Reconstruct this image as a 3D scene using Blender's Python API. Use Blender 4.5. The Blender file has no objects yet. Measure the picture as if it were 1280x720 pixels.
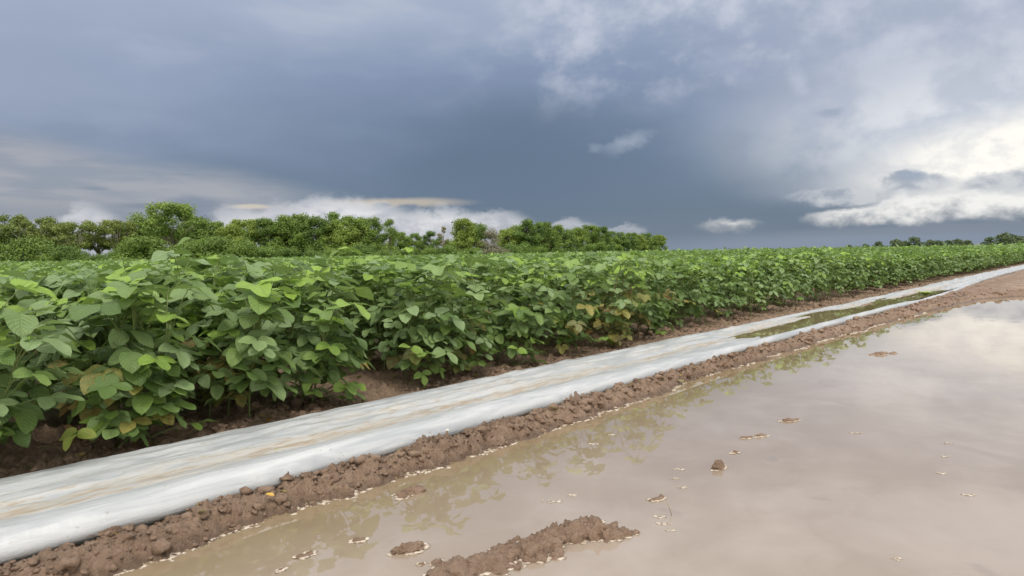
import bpy, math, random
import numpy as np
from mathutils import Matrix, Vector, Euler
from mathutils import noise as mnoise

random.seed(7)
RS = np.random.RandomState(11)
R = math.radians
scene = bpy.context.scene
col = scene.collection

# ------------------------------------------------------------------ camera
# world: +X runs along the irrigation pipe, +Y goes into the field, Z up
CAM_H = 0.78
yaw, pitch, roll = R(41.7), math.atan(41 / 853.0), R(1.0)
F = Vector((math.cos(yaw) * math.cos(pitch), math.sin(yaw) * math.cos(pitch), -math.sin(pitch)))
R0 = Vector((math.sin(yaw), -math.cos(yaw), 0))
U0 = R0.cross(F)
RX = R0 * math.cos(roll) - U0 * math.sin(roll)
UX = RX.cross(F)
cd = bpy.data.cameras.new('camera')
cam = bpy.data.objects.new('camera', cd)
col.objects.link(cam)
m = Matrix((RX, UX, -F)).transposed().to_4x4()
m.translation = Vector((0, 0, CAM_H))
cam.matrix_world = m
cd.sensor_width = 36.0
cd.lens = 24.0
cd.clip_start = 0.05
cd.clip_end = 6000
cd.dof.use_dof = True
cd.dof.focus_distance = 4.0
cd.dof.aperture_fstop = 11
scene.camera = cam
scene.view_settings.view_transform = 'Standard'
scene.view_settings.look = 'None'
scene.view_settings.exposure = 0.14
scene.view_settings.gamma = 1.0
scene.cycles.max_bounces = 8
scene.cycles.transparent_max_bounces = 8
scene.cycles.caustics_reflective = False
scene.cycles.caustics_refractive = False

# ------------------------------------------------------------------ node helpers
class G:
    """small wrapper for writing node graphs as arithmetic"""
    def __init__(self, nt):
        self.nt = nt
    def n(self, kind, **kw):
        nd = self.nt.nodes.new(kind)
        for k, v in kw.items():
            setattr(nd, k, v)
        return nd
    def put(self, sock, v):
        if hasattr(v, 's'):
            v = v.s
        if isinstance(v, bpy.types.NodeSocket):
            self.nt.links.new(v, sock)
        elif isinstance(v, (tuple, list)) and len(v) == 3 and sock.type == 'RGBA':
            sock.default_value = (*v, 1)
        else:
            sock.default_value = v
    def math(self, op, a, b=0.0, clamp=False, c=None):
        nd = self.n('ShaderNodeMath', operation=op, use_clamp=clamp)
        self.put(nd.inputs[0], a)
        self.put(nd.inputs[1], b)
        if c is not None:
            self.put(nd.inputs[2], c)
        return V(self, nd.outputs[0])
    def ss(self, x, lo, hi, a=0.0, b=1.0):
        nd = self.n('ShaderNodeMapRange', interpolation_type='SMOOTHSTEP')
        for i, v in enumerate((x, lo, hi, a, b)):
            self.put(nd.inputs[i], v)
        return V(self, nd.outputs[0])
    def mix(self, f, a, b, blend='MIX'):
        nd = self.n('ShaderNodeMix', data_type='RGBA', blend_type=blend)
        self.put(nd.inputs[0], f)
        self.put(nd.inputs[6], a)
        self.put(nd.inputs[7], b)
        return V(self, nd.outputs[2])
    def noise(self, vec, scale, detail=5, rough=0.55, dist=0.0, color=False):
        nd = self.n('ShaderNodeTexNoise')
        if vec is not None:
            self.put(nd.inputs['Vector'], vec)
        nd.inputs['Scale'].default_value = scale
        nd.inputs['Detail'].default_value = detail
        nd.inputs['Roughness'].default_value = rough
        nd.inputs['Distortion'].default_value = dist
        return V(self, nd.outputs[1 if color else 0])
    def scalevec(self, vec, s):
        nd = self.n('ShaderNodeVectorMath', operation='MULTIPLY')
        self.put(nd.inputs[0], vec)
        nd.inputs[1].default_value = s
        return V(self, nd.outputs[0])
    def ramp(self, f, stops):
        nd = self.n('ShaderNodeValToRGB')
        self.put(nd.inputs[0], f)
        e = nd.color_ramp.elements
        while len(e) < len(stops):
            e.new(0.5)
        for el, (p, c) in zip(e, stops):
            el.position = p
            el.color = (*c, 1) if len(c) == 3 else c
        return V(self, nd.outputs[0])
    def attr(self, name, kind='GEOMETRY'):
        nd = self.n('ShaderNodeAttribute', attribute_type=kind, attribute_name=name)
        return V(self, nd.outputs['Fac'])
    def bump(self, h, strength, dist, normal=None):
        nd = self.n('ShaderNodeBump')
        nd.inputs['Strength'].default_value = strength
        nd.inputs['Distance'].default_value = dist
        self.put(nd.inputs['Height'], h)
        if normal is not None:
            self.put(nd.inputs['Normal'], normal)
        return V(self, nd.outputs[0])

class V:
    def __init__(self, g, s):
        self.g, self.s = g, s
    def __add__(self, o): return self.g.math('ADD', self, o)
    def __radd__(self, o): return self.g.math('ADD', self, o)
    def __sub__(self, o): return self.g.math('SUBTRACT', self, o)
    def __rsub__(self, o): return self.g.math('SUBTRACT', o, self)
    def __mul__(self, o): return self.g.math('MULTIPLY', self, o)
    def __rmul__(self, o): return self.g.math('MULTIPLY', self, o)
    def __truediv__(self, o): return self.g.math('DIVIDE', self, o)
    def max(self, o): return self.g.math('MAXIMUM', self, o)
    def min(self, o): return self.g.math('MINIMUM', self, o)
    def abs(self): return self.g.math('ABSOLUTE', self)

# ------------------------------------------------------------------ world: nishita sky behind storm clouds
SUN_AZ, SUN_EL = -115.0, 64.0        # behind the camera, to its right
world = bpy.data.worlds.new('World')
scene.world = world
world.use_nodes = True
wt = world.node_tree
wt.nodes.clear()
g = G(wt)
tc = g.n('ShaderNodeTexCoord')
dirv = tc.outputs['Generated']
sp = g.n('ShaderNodeSeparateXYZ')
wt.links.new(dirv, sp.inputs[0])
dx, dy, dz = (V(g, sp.outputs[i]) for i in range(3))
az = g.math('ARCTAN2', dy, dx) * 57.2958
el = g.math('ARCSINE', dz) * 57.2958
streak = g.scalevec(dirv, (1, 1, 3.2))
nA = g.noise(streak, 1.7, 4, 0.5, 0.3)          # broad masses
nB = g.noise(streak, 5.5, 6, 0.52, 0.15)         # medium
nC = g.noise(g.scalevec(dirv, (1, 1, 1.7)), 26.0, 7, 0.60, 0.0)   # puffs
nD = g.noise(g.scalevec(dirv, (1, 1, 1.4)), 10.0, 7, 0.56, 0.0)
nE = g.noise(g.scalevec(dirv, (1, 1, 7.0)), 7.0, 5, 0.55, 0.4)   # stratus streaks

def blob(a, e, ra, re, inner=0.35, outer=1.0, wa=0.0, we=0.0, n=None, tilt=0.0):
    n = n or nD
    ddx = (az + (n - 0.5) * wa - a) / ra
    eoff = (az - a) * tilt
    ddy = (el + (n - 0.5) * we - e - eoff) / re
    r = g.math('SQRT', ddx * ddx + ddy * ddy)
    return g.ss(r, outer, inner)

elw = el + (nB - 0.5) * 7.0 + (nA - 0.5) * 6.0
base = g.ramp(elw / 90.0, [(0.0, (.150, .195, .260)), (3 / 90, (.135, .182, .250)), (8 / 90, (.152, .208, .300)),
                           (14 / 90, (.215, .275, .405)), (20 / 90, (.36, .42, .54)), (28 / 90, (.74, .75, .79)),
                           (45 / 90, (1.35, 1.34, 1.33)), (75 / 90, (2.15, 2.12, 2.05))])
c = base
# paler, violet grey towards both sides of the storm core
c = g.mix(g.ss(az + (nA - 0.5) * 14, 50, 82) * g.ss(elw, 5, 13) * 0.55, c, (.38, .43, .55))
c = g.mix(g.ss(az + (nA - 0.5) * 20, 30, 8) * g.ss(elw, 4, 11) * 0.8, c, (.46, .50, .60))
# soft rain-curtain core
c = g.mix(blob(43, 7.5, 21, 8, 0.1, 1.0, 6, 3, nB) * 0.85, c, (.112, .160, .235))
c = g.mix(blob(60, 9.5, 16, 6, 0.0, 1.0, 6, 3, nB) * 0.35, c, (.19, .245, .35))
# pale mottles high up
c = g.mix(g.ss(nD, 0.44, 0.68) * g.ss(el, 10, 16) * g.ss(az, 48, 36) * 0.70, c, (.60, .63, .71))
c = g.mix(g.ss(nC, 0.48, 0.72) * g.ss(nB, .42, .6) * g.ss(el, 11, 16) * g.ss(az, 46, 34) * 0.30, c, (.62, .65, .72))
c = g.mix(g.ss(nD, 0.52, 0.36) * g.ss(el, 8, 15) * g.ss(az, 40, 30) * 0.30, c, (.26, .32, .44))
c = g.mix(g.ss(nB, 0.5, 0.72) * g.ss(el, 10, 18) * 0.30, c, (.46, .50, .60))
# left: pale stratus below the shelf
shelf = g.ss((el + (nB - 0.5) * 1.6) - (8.2 + (az - 74.0) * 0.17), 0.9, -1.5) * g.ss(az, 49, 62)
lc = g.mix(g.ss(nE, 0.38, 0.62), (.29, .32, .38), (.385, .39, .425))
lc = g.mix(g.ss(el, 5.0, 3.2) * 0.55, lc, (.23, .26, .32))
c = g.mix(shelf * 0.85, c, lc)
c = g.mix(blob(69.5, 4.1, 3.2, 0.35, 0.2, 1, 2, .5) * 0.8, c, (.20, .235, .30))
c = g.mix(blob(73.0, 5.3, 1.4, 0.22, 0.2, 1, 1, .3) * 0.7, c, (.21, .245, .31))
c = g.mix(blob(66.5, 4.3, 3.0, 0.9, 0.3, 1, 2, .9, nC) * 0.75, c, (.19, .23, .31))
# warm slit under the dark base
c = g.mix(blob(51.0, 4.45, 7.5, 0.55, 0.3, 1, 2, .5) * 0.8, c, (.52, .46, .38))
c = g.mix(blob(62.5, 4.15, 2.2, 0.28, 0.3, 1, 1, .4) * 0.8, c, (.62, .55, .45))
c = g.mix(blob(52.3, 4.25, 1.1, 0.30, 0.4, 1, 1.2, .6, nC) * 0.9, c, (.17, .22, .30))
c = g.mix(blob(50.3, 4.15, 1.4, 0.36, 0.4, 1, 1.2, .6, nC) * 0.9, c, (.16, .21, .29))
# mist bank behind the trees
fogc = g.mix(g.ss(nC + (el - 3) * 0.10, 0.30, 0.72), (.42, .44, .49), (.74, .74, .76))
for (a, e, ra, re, s) in ((55.5, 2.2, 8.0, 3.1, 1), (62, 1.7, 6.5, 2.6, 1), (47.5, 1.9, 6.0, 2.5, 1), (43.0, 1.9, 4.2, 2.1, .9),
                          (37.0, 1.7, 3.2, 1.45, .85), (32.5, 1.8, 2.4, .7, .6), (73.5, 2.0, 3.0, 2.3, .9), (68.0, 1.4, 3.0, 1.5, .7),
                          (76.5, 1.6, 3, 1.7, .5)):
    c = g.mix(blob(a, e, ra, re, 0.50, 1.0, 3.8, 2.8, nC) * s, c, fogc)
c = g.mix(blob(66.2, 3.5, 1.8, 0.7, 0.3, 1, 2, .9, nC) * 0.75, c, (.20, .24, .32))
# low haze band at the right horizon
c = g.mix(blob(14, 0.2, 28, 1.7, 0.3, 1, 5, .5, nE) * 0.8, c, (.235, .285, .365))
c = g.mix(blob(11, 4.6, 13, 1.9, 0.1, 1, 5, 1.5, nD) * 0.75, c, (.38, .41, .47))
# right: broad bright veil and break
c = g.mix(blob(6, 8.5, 24, 7.5, 0.05, 1.0, 7, 4, nD) * 0.95, c, g.mix(g.ss(nD, .36, .62), (.50, .54, .62), (.80, .81, .83)))
c = g.mix(blob(4.0, 6.5, 14.5, 3.6, 0.25, 1.0, 6, 3.0, nD, -0.13) * 1.0, c, g.mix(g.ss(nC, .35, .6), (.80, .79, .77), (.98, .95, .88)))

# grey cumulus tops biting into the break
gc = g.mix(g.ss(nC, .35, .62), (.31, .35, .42), (.56, .58, .61))
for (a, e, ra, re) in ((11.2, 4.7, 3.0, .8), (6.2, 4.5, 3.2, .9), (1, 4.4, 4, 1.0), (16, 4.1, 4.5, .8)):
    c = g.mix(blob(a, e, ra, re, .55, 1.0, 2.6, 1.6, nC) * .85, c, gc)
c = g.mix(blob(11.3, 5.1, 1.2, .5, .4, 1.0, 1.5, 1.0, nC) * .6, c, (.30, .36, .46))
c = g.mix(blob(16.8, 10.3, 1.5, .5, .2, 1.0, 1.8, 1.2, nC) * .6, c, (.28, .33, .44))
# low white cumulus roll on the right
puff = g.mix(g.ss(nC + (el - 2.6) * 0.22, .25, .70), (.26, .29, .34), (.84, .83, .81))
for (a, e, ra, re, s) in ((7.0, 2.8, 8.5, 1.35, 1), (10.8, 2.8, 4.0, 1.2, 1), (15.0, 2.45, 4.4, .95, .95), (23.9, 2.0, 2.9, .75, .85), (0, 2.9, 6, 1.4, .95)):
    c = g.mix(blob(a, e, ra, re, .45, 1.0, 3.2, 1.5, nC) * s, c, puff)
c = g.mix(blob(8, 1.35, 15, .55, .3, 1, 3, .5, nE) * 0.6, c, (.21, .24, .30))
# small stray wisps
c = g.mix(blob(31.8, 9.0, 2.9, 1.0, .0, 1.0, 3.5, 2.2, nC, -0.25) * .55, c, (.40, .45, .55))
c = g.mix(blob(34.6, 8.6, 1.0, .5, .0, 1.0, 1.5, 1.2, nC) * .30, c, (.40, .45, .55))
c = g.mix(blob(19.0, 12.8, 1.2, 1.4, .0, 1.0, 2.0, 2.0, nC, 0.6) * .5, c, (.52, .56, .66))
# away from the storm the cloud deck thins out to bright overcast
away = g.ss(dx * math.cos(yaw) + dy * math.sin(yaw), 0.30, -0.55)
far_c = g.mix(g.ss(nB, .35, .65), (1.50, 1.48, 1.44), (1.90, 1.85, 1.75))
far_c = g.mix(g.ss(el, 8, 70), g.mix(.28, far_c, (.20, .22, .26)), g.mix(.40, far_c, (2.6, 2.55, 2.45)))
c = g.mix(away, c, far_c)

sky = g.n('ShaderNodeTexSky', sky_type='NISHITA', sun_disc=False)
sky.sun_elevation = R(SUN_EL)
sky.sun_rotation = R(90 - SUN_AZ)
bg1 = g.n('ShaderNodeBackground')
wt.links.new(sky.outputs[0], bg1.inputs[0])
bg1.inputs[1].default_value = 0.08
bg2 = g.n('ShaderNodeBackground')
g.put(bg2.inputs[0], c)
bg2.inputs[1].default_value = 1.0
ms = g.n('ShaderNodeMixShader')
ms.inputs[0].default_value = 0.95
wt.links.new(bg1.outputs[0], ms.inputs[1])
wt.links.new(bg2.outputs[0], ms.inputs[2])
wo = g.n('ShaderNodeOutputWorld')
wt.links.new(ms.outputs[0], wo.inputs[0])

sl = bpy.data.lights.new('sun', 'SUN')
sl.energy = 1.5
sl.angle = R(14)
sl.color = (1.0, .955, .89)
so = bpy.data.objects.new('sun', sl)
sdir = Vector((math.cos(R(SUN_AZ)) * math.cos(R(SUN_EL)), math.sin(R(SUN_AZ)) * math.cos(R(SUN_EL)), math.sin(R(SUN_EL))))
so.rotation_euler = sdir.to_track_quat('Z', 'Y').to_euler()
so.location = (0, -5, 20)
col.objects.link(so)

# ------------------------------------------------------------------ materials
def mat(name):
    mm = bpy.data.materials.new(name)
    mm.use_nodes = True
    nt = mm.node_tree
    nt.nodes.clear()
    gg = G(nt)
    out = gg.n('ShaderNodeOutputMaterial')
    b = gg.n('ShaderNodeBsdfPrincipled')
    nt.links.new(b.outputs[0], out.inputs[0])
    return mm, gg, b, out

def mud_mat(name, wet=0.45, light=1.0):
    mm, g, b, _ = mat(name)
    t = g.n('ShaderNodeTexCoord').outputs['Object']
    n1 = g.noise(t, 2.3, 5, .6)
    n2 = g.noise(t, 30, 7, .65)
    n3 = g.noise(t, 170, 4, .6)
    cc = g.mix(g.ss(n1, .3, .7), (.200 * light, .125 * light, .078 * light), (.310 * light, .205 * light, .138 * light))
    cc = g.mix(g.ss(n2, .35, .7) * .65, cc, (.37 * light, .255 * light, .178 * light))
    cc = g.mix(g.ss(n3, .52, .68) * .35, cc, (.085, .05, .033))
    g.put(b.inputs['Base Color'], cc)
    g.put(b.inputs['Roughness'], g.ss(n1 + (n2 - .5) * .6, .35, .65, wet + .35, wet))
    b.inputs['Specular IOR Level'].default_value = 0.45
    g.put(b.inputs['Normal'], g.bump(n2 * .5 + n3 * .4 + g.noise(t, 90, 7, .75) * .9, 1.0, .013))
    return mm

M_MUD = mud_mat('wet_brown_mud', .42)
M_CLOD = mud_mat('clod_mud', .50, 1.02)

def ground_mat():
    """brown field soil; a smoother tan silt skin on the track surface"""
    mm, g, b, _ = mat('field_soil')
    t = g.n('ShaderNodeTexCoord').outputs['Object']
    n1 = g.noise(t, 2.3, 5, .6)
    n2 = g.noise(t, 30, 7, .65)
    n3 = g.noise(t, 170, 4, .6)
    cc = g.mix(g.ss(n1, .3, .7), (.172, .110, .068), (.285, .192, .128))
    cc = g.mix(g.ss(n2, .35, .7) * .65, cc, (.37, .255, .178))
    cc = g.mix(g.ss(n3, .52, .68) * .35, cc, (.085, .05, .033))
    pz = g.n('ShaderNodeSeparateXYZ')
    g.nt.links.new(t, pz.inputs[0])
    damp = g.ss(V(g, pz.outputs[2]) + (n2 - .5) * .02, .030, .004)
    cc = g.mix(damp * .5, cc, (.085, .052, .034))
    silt = g.attr('silt')
    sc = g.mix(g.ss(g.noise(t, 1.1, 5, .6), .3, .7), (.36, .225, .125), (.43, .285, .17))
    cc = g.mix(silt, cc, sc)
    g.put(b.inputs['Base Color'], cc)
    g.put(b.inputs['Roughness'], g.ss(n1 + (n2 - .5) * .6 + damp * .4, .35, .75, .72, .30))
    b.inputs['Specular IOR Level'].default_value = 0.4
    g.put(b.inputs['Normal'], g.bump(n2 * .5 + n3 * .4 + g.noise(t, 90, 7, .75) * .9, 1.0, .013))
    return mm

def water_mat(name, ca, cb, murk=True):
    mm, g, b, _ = mat(name)
    t = g.n('ShaderNodeTexCoord').outputs['Object']
    n1 = g.noise(t, .75, 5, .55, .6)
    n2 = g.noise(t, 4.0, 4, .6, .8)
    cc = g.mix(g.ss(n1 + (n2 - .5) * .35, .35, .66), ca, cb)
    if murk:
        py_ = g.n('ShaderNodeSeparateXYZ')
        g.nt.links.new(t, py_.inputs[0])
        shallow = g.ss(V(g, py_.outputs[1]) + (n1 - .5) * .5 + V(g, py_.outputs[0]) * .035, 1.45, 2.0)
        cc = g.mix(shallow * .75, cc, (.215, .155, .075))
        n4 = g.noise(t, 6.5, 3, .5, .3)
        cc = g.mix(g.ss(n4, .66, .78) * .25, cc, (ca[0] * .55, ca[1] * .55, ca[2] * .62))
    g.put(b.inputs['Base Color'], cc)
    b.inputs['Roughness'].default_value = .0
    b.inputs['IOR'].default_value = 1.8
    ns = g.n('ShaderNodeMapping')
    ns.inputs['Scale'].default_value = (1.0, 2.4, 1)
    ns.inputs['Rotation'].default_value = (0, 0, R(25))
    g.nt.links.new(t, ns.inputs[0])
    r1 = g.noise(ns.outputs[0], 3.5, 3, .5)
    r2 = g.noise(ns.outputs[0], 26, 2, .5)
    g.put(b.inputs['Normal'], g.bump(r1 * 1.0 + r2 * .02, .045, .01))
    return mm

M_WATER = water_mat('muddy_water', (.285, .222, .162), (.36, .295, .235))
M_POOL = water_mat('pool_water', (.20, .155, .08), (.27, .21, .125), False)

def pipe_mat():
    mm, g, b, out = mat('white_polythene')
    t = g.n('ShaderNodeTexCoord').outputs['Object']
    mp = g.n('ShaderNodeMapping')
    mp.inputs['Scale'].default_value = (1.6, 14, 6)
    g.nt.links.new(t, mp.inputs[0])
    st = g.noise(mp.outputs[0], 1.6, 7, .62, .8)
    fine = g.noise(mp.outputs[0], 7.0, 6, .65, .4)
    mp2 = g.n('ShaderNodeMapping')
    mp2.inputs['Scale'].default_value = (30, 6, 6)
    g.nt.links.new(t, mp2.inputs[0])
    cross = g.noise(mp2.outputs[0], 2.2, 4, .55, .3)
    silt = g.attr('silt')
    clean = g.mix(g.ss(st, .3, .7), (.41, .425, .435), (.61, .615, .61))
    k = g.ss(silt + (st - .5) * 1.5 + (fine - .5) * 1.1, .30, .80)
    cc = g.mix(k * .7, clean, g.mix(g.ss(fine, .35, .65), (.44, .385, .30), (.52, .475, .40)))
    spl = g.noise(t, 42, 4, .6)
    cc = g.mix(g.ss(spl, .66, .72) * .55, cc, (.30, .20, .125))
    k2 = g.ss(silt + (fine - .5) * 3.2 + (st - .5) * 1.6, .62, 1.05)
    cc = g.mix(k2 * .6, cc, (.33, .22, .12))
    g.put(b.inputs['Base Color'], cc)
    g.put(b.inputs['Roughness'], g.ss(k, 0, 1, .30, .5))
    b.inputs['Specular IOR Level'].default_value = .5
    g.put(b.inputs['Normal'], g.bump(fine * .5 + cross * .25 + st * .8, .5, .010))
    tr = g.n('ShaderNodeBsdfTranslucent')
    tr.inputs[0].default_value = (.45, .72, .72, 1)
    mx = g.n('ShaderNodeMixShader')
    mx.inputs[0].default_value = .12
    g.nt.links.new(b.outputs[0], mx.inputs[1])
    g.nt.links.new(tr.outputs[0], mx.inputs[2])
    g.nt.links.new(mx.outputs[0], out.inputs[0])
    return mm
M_PIPE = pipe_mat()

def leaf_mat(name, kind, veins=True):
    mm, g, b, out = mat(name)
    age = g.attr('age', kind)
    dry = g.attr('dry', kind)
    rnd = g.attr('rnd', kind)
    t = g.n('ShaderNodeTexCoord')
    n = g.noise(t.outputs['UV'], 3.2, 5, .65) if veins else g.noise(t.outputs['Object'], 14, 4, .6)
    old = g.mix(rnd, (.118, .195, .052), (.255, .36, .125))
    bluish = g.mix(g.ss(rnd, .55, 1.0) * .55, old, (.30, .40, .225))
    cc = g.mix(g.ss(age, .25, .95), bluish, (.330, .500, .070))
    yel = g.mix(g.ss(rnd + (n - .5) * 1.2, .2, .8), (.46, .38, .11), (.25, .125, .045))
    cc = g.mix(g.ss(dry + (n - .5) * 1.3, .30, .95), cc, yel)
    cc = g.mix(g.ss(n, .3, .7) * .18, cc, (.04, .075, .03))
    bump = None
    if veins:
        sx = g.n('ShaderNodeSeparateXYZ')
        g.nt.links.new(t.outputs['UV'], sx.inputs[0])
        u, v = V(g, sx.outputs[0]), V(g, sx.outputs[1])
        au = (u - .5).abs() * 2.0
        mid = g.ss(au, .055, .0)
        w = g.math('FRACT', (v - au * .38) * 7.0)
        lat = g.ss((w - .5).abs(), .10, .0) * g.ss(au, 1.0, .6)
        cc = g.mix((mid.max(lat * .55)) * .50, cc, (.24, .32, .12))
        quilt = g.ss((w - .5).abs(), .0, .5)
        bump = g.bump(quilt * .6 - mid * .8 + g.noise(t.outputs['UV'], 9, 3) * .7, .55, .004)
    geo = g.n('ShaderNodeNewGeometry')
    back = V(g, geo.outputs['Backfacing'])
    cc = g.mix(back * .45, cc, (.22, .30, .16))
    g.put(b.inputs['Base Color'], cc)
    g.put(b.inputs['Roughness'], g.ss(rnd, 0, 1, .42, .58))
    b.inputs['Specular IOR Level'].default_value = .45
    if bump:
        g.put(b.inputs['Normal'], bump)
    tr = g.n('ShaderNodeBsdfTranslucent')
    g.put(tr.inputs[0], g.mix(.5, cc, (.24, .38, .03)))
    mx = g.n('ShaderNodeMixShader')
    mx.inputs[0].default_value = .33
    g.nt.links.new(b.outputs[0], mx.inputs[1])
    g.nt.links.new(tr.outputs[0], mx.inputs[2])
    g.nt.links.new(mx.outputs[0], out.inputs[0])
    return mm
M_LEAF = leaf_mat('soybean_leaf', 'OBJECT')
M_LEAFG = leaf_mat('soybean_leaf_mass', 'GEOMETRY', False)

def simple(name, ca, cb, scale=8, rough=.7, bump=.3, dist=.01):
    mm, g, b, _ = mat(name)
    t = g.n('ShaderNodeTexCoord').outputs['Object']
    n = g.noise(t, scale, 5, .6)
    g.put(b.inputs['Base Color'], g.mix(g.ss(n, .3, .7), ca, cb))
    b.inputs['Roughness'].default_value = rough
    g.put(b.inputs['Normal'], g.bump(n, bump, dist))
    return mm
M_STEM = simple('green_stem', (.10, .15, .035), (.17, .21, .06), 20, .6)
M_DRYSTEM = simple('brown_stem', (.13, .075, .035), (.24, .15, .07), 20, .8)
M_FOAM = simple('pale_foam', (.36, .28, .20), (.62, .54, .44), 60, .45, .5, .003)
M_BARK = simple('grey_brown_bark', (.11, .085, .06), (.24, .20, .155), 2.0, .9, .5, .05)
M_BARKP = simple('pale_bark', (.26, .22, .17), (.40, .35, .28), 2.0, .9, .5, .05)
M_STRAW = simple('straw', (.30, .22, .11), (.45, .36, .2), 30, .8)
M_BARN = simple('painted_boards', (.62, .60, .55), (.72, .70, .64), 1.0, .7)
M_ROOF = simple('sheet_roof', (.40, .40, .40), (.5, .5, .5), 1.0, .5)
M_FALLEN = simple('fallen_yellow_leaf', (.55, .36, .06), (.42, .22, .05), 40, .55)
M_FALLENG = simple('fallen_green_leaf', (.22, .34, .05), (.32, .42, .08), 40, .55)
M_PEBBLE = simple('pale_pebble', (.6, .58, .52), (.72, .70, .66), 60, .6)

def tree_leaf_mat(name, dark, lightc):
    mm, g, b, out = mat(name)
    rnd = g.attr('rnd')
    oi = V(g, g.n('ShaderNodeObjectInfo').outputs['Random'])
    cc = g.mix(g.math('MULTIPLY', rnd, 1.0), dark, lightc)
    cc = g.mix(g.ss(oi, 0, 1, 0, .45), cc, (lightc[0] * 1.1, lightc[1] * .98, lightc[2] * .8))
    g.put(b.inputs['Base Color'], cc)
    b.inputs['Roughness'].default_value = .6
    b.inputs['Specular IOR Level'].default_value = .3
    tr = g.n('ShaderNodeBsdfTranslucent')
    g.put(tr.inputs[0], cc)
    mx = g.n('ShaderNodeMixShader')
    mx.inputs[0].default_value = .3
    g.nt.links.new(b.outputs[0], mx.inputs[1])
    g.nt.links.new(tr.outputs[0], mx.inputs[2])
    g.nt.links.new(mx.outputs[0], out.inputs[0])
    return mm
M_T = {'mid': tree_leaf_mat('tree_leaves_mid', (.085, .150, .030), (.31, .42, .090)),
       'deep': tree_leaf_mat('tree_leaves_deep', (.060, .115, .026), (.22, .33, .070)),
       'olive': tree_leaf_mat('tree_leaves_olive', (.100, .150, .04), (.27, .34, .095)),
       'grey': tree_leaf_mat('tree_leaves_grey', (.20, .19, .12), (.38, .36, .25)),
       'far': tree_leaf_mat('tree_leaves_far', (.09, .13, .07), (.16, .21, .10))}

# ------------------------------------------------------------------ mesh helpers
def newmesh(name, verts, faces, material=None, smooth=True, uvs=None):
    me = bpy.data.meshes.new(name)
    me.from_pydata([tuple(v) for v in verts], [], [tuple(f) for f in faces])
    if uvs is not None:
        uv = me.uv_layers.new(name='UVMap')
        for li, l in enumerate(me.loops):
            uv.data[li].uv = uvs[l.vertex_index]
    if material:
        me.materials.append(material)
    if smooth:
        me.polygons.foreach_set('use_smooth', [True] * len(me.polygons))
    me.update()
    return me

def npmesh(name, verts, faces, material=None, smooth=True, attrs=None):
    """verts (n,3), faces (m,k) numpy arrays"""
    me = bpy.data.meshes.new(name)
    verts = np.asarray(verts, dtype=np.float32)
    faces = np.asarray(faces, dtype=np.int32)
    k = faces.shape[1]
    me.vertices.add(len(verts))
    me.vertices.foreach_set('co', verts.ravel())
    me.loops.add(faces.size)
    me.loops.foreach_set('vertex_index', faces.ravel())
    me.polygons.add(len(faces))
    me.polygons.foreach_set('loop_start', np.arange(0, faces.size, k, dtype=np.int32))
    me.polygons.foreach_set('loop_total', np.full(len(faces), k, dtype=np.int32))
    me.update(calc_edges=True)
    if smooth:
        me.polygons.foreach_set('use_smooth', np.ones(len(faces), dtype=bool))
    for nm, arr in (attrs or {}).items():
        a = me.attributes.new(nm, 'FLOAT', 'POINT')
        a.data.foreach_set('value', np.asarray(arr, dtype=np.float32))
    if material:
        me.materials.append(material)
    return me

def obj(name, me, parent=None, label=None, cat=None, group=None, kind=None, loc=None):
    o = bpy.data.objects.new(name, me)
    col.objects.link(o)
    if parent is not None:
        o.parent = parent
    if loc is not None:
        o.location = loc
    if label: o['label'] = label
    if cat: o['category'] = cat
    if group: o['group'] = group
    if kind: o['kind'] = kind
    return o

def tube(path, radii, seg=6, close=True):
    vs, fs = [], []
    n = len(path)
    for i, p in enumerate(path):
        a = path[max(i - 1, 0)]
        b_ = path[min(i + 1, n - 1)]
        tdir = (Vector(b_) - Vector(a)).normalized()
        q = tdir.to_track_quat('Z', 'Y')
        for k in range(seg):
            an = 2 * math.pi * k / seg
            vs.append(Vector(p) + q @ Vector((math.cos(an) * radii[i], math.sin(an) * radii[i], 0)))
    for i in range(n - 1):
        for k in range(seg):
            fs.append((i * seg + k, i * seg + (k + 1) % seg, (i + 1) * seg + (k + 1) % seg, (i + 1) * seg + k))
    if close:
        fs.append(tuple(range((n - 1) * seg, n * seg)))
        fs.append(tuple(reversed(range(seg))))
    return vs, fs

def joinvf(parts):
    V_, F_ = [], []
    for vs, fs in parts:
        o = len(V_)
        V_ += list(vs)
        F_ += [tuple(i + o for i in f) for f in fs]
    return V_, F_

def hash2(ix, iy, seed):
    h = (ix.astype(np.int64) * 374761393 + iy.astype(np.int64) * 668265263 + seed * 974634777) & 0xffffffff
    h = ((h ^ (h >> 13)) * 1274126177) & 0xffffffff
    h = (h ^ (h >> 16)) & 0xffffffff
    return h / 4294967295.0

def perlin(x, y, seed=0):
    ix, iy = np.floor(x), np.floor(y)
    fx, fy = x - ix, y - iy
    ix, iy = ix.astype(np.int64), iy.astype(np.int64)
    u = fx * fx * fx * (fx * (fx * 6 - 15) + 10)
    v = fy * fy * fy * (fy * (fy * 6 - 15) + 10)
    def gr(i, j, ax, ay):
        a = hash2(i, j, seed) * 2 * np.pi
        return np.cos(a) * ax + np.sin(a) * ay
    n00 = gr(ix, iy, fx, fy); n10 = gr(ix + 1, iy, fx - 1, fy)
    n01 = gr(ix, iy + 1, fx, fy - 1); n11 = gr(ix + 1, iy + 1, fx - 1, fy - 1)
    return ((n00 * (1 - u) + n10 * u) * (1 - v) + (n01 * (1 - u) + n11 * u) * v) * 1.5

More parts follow.
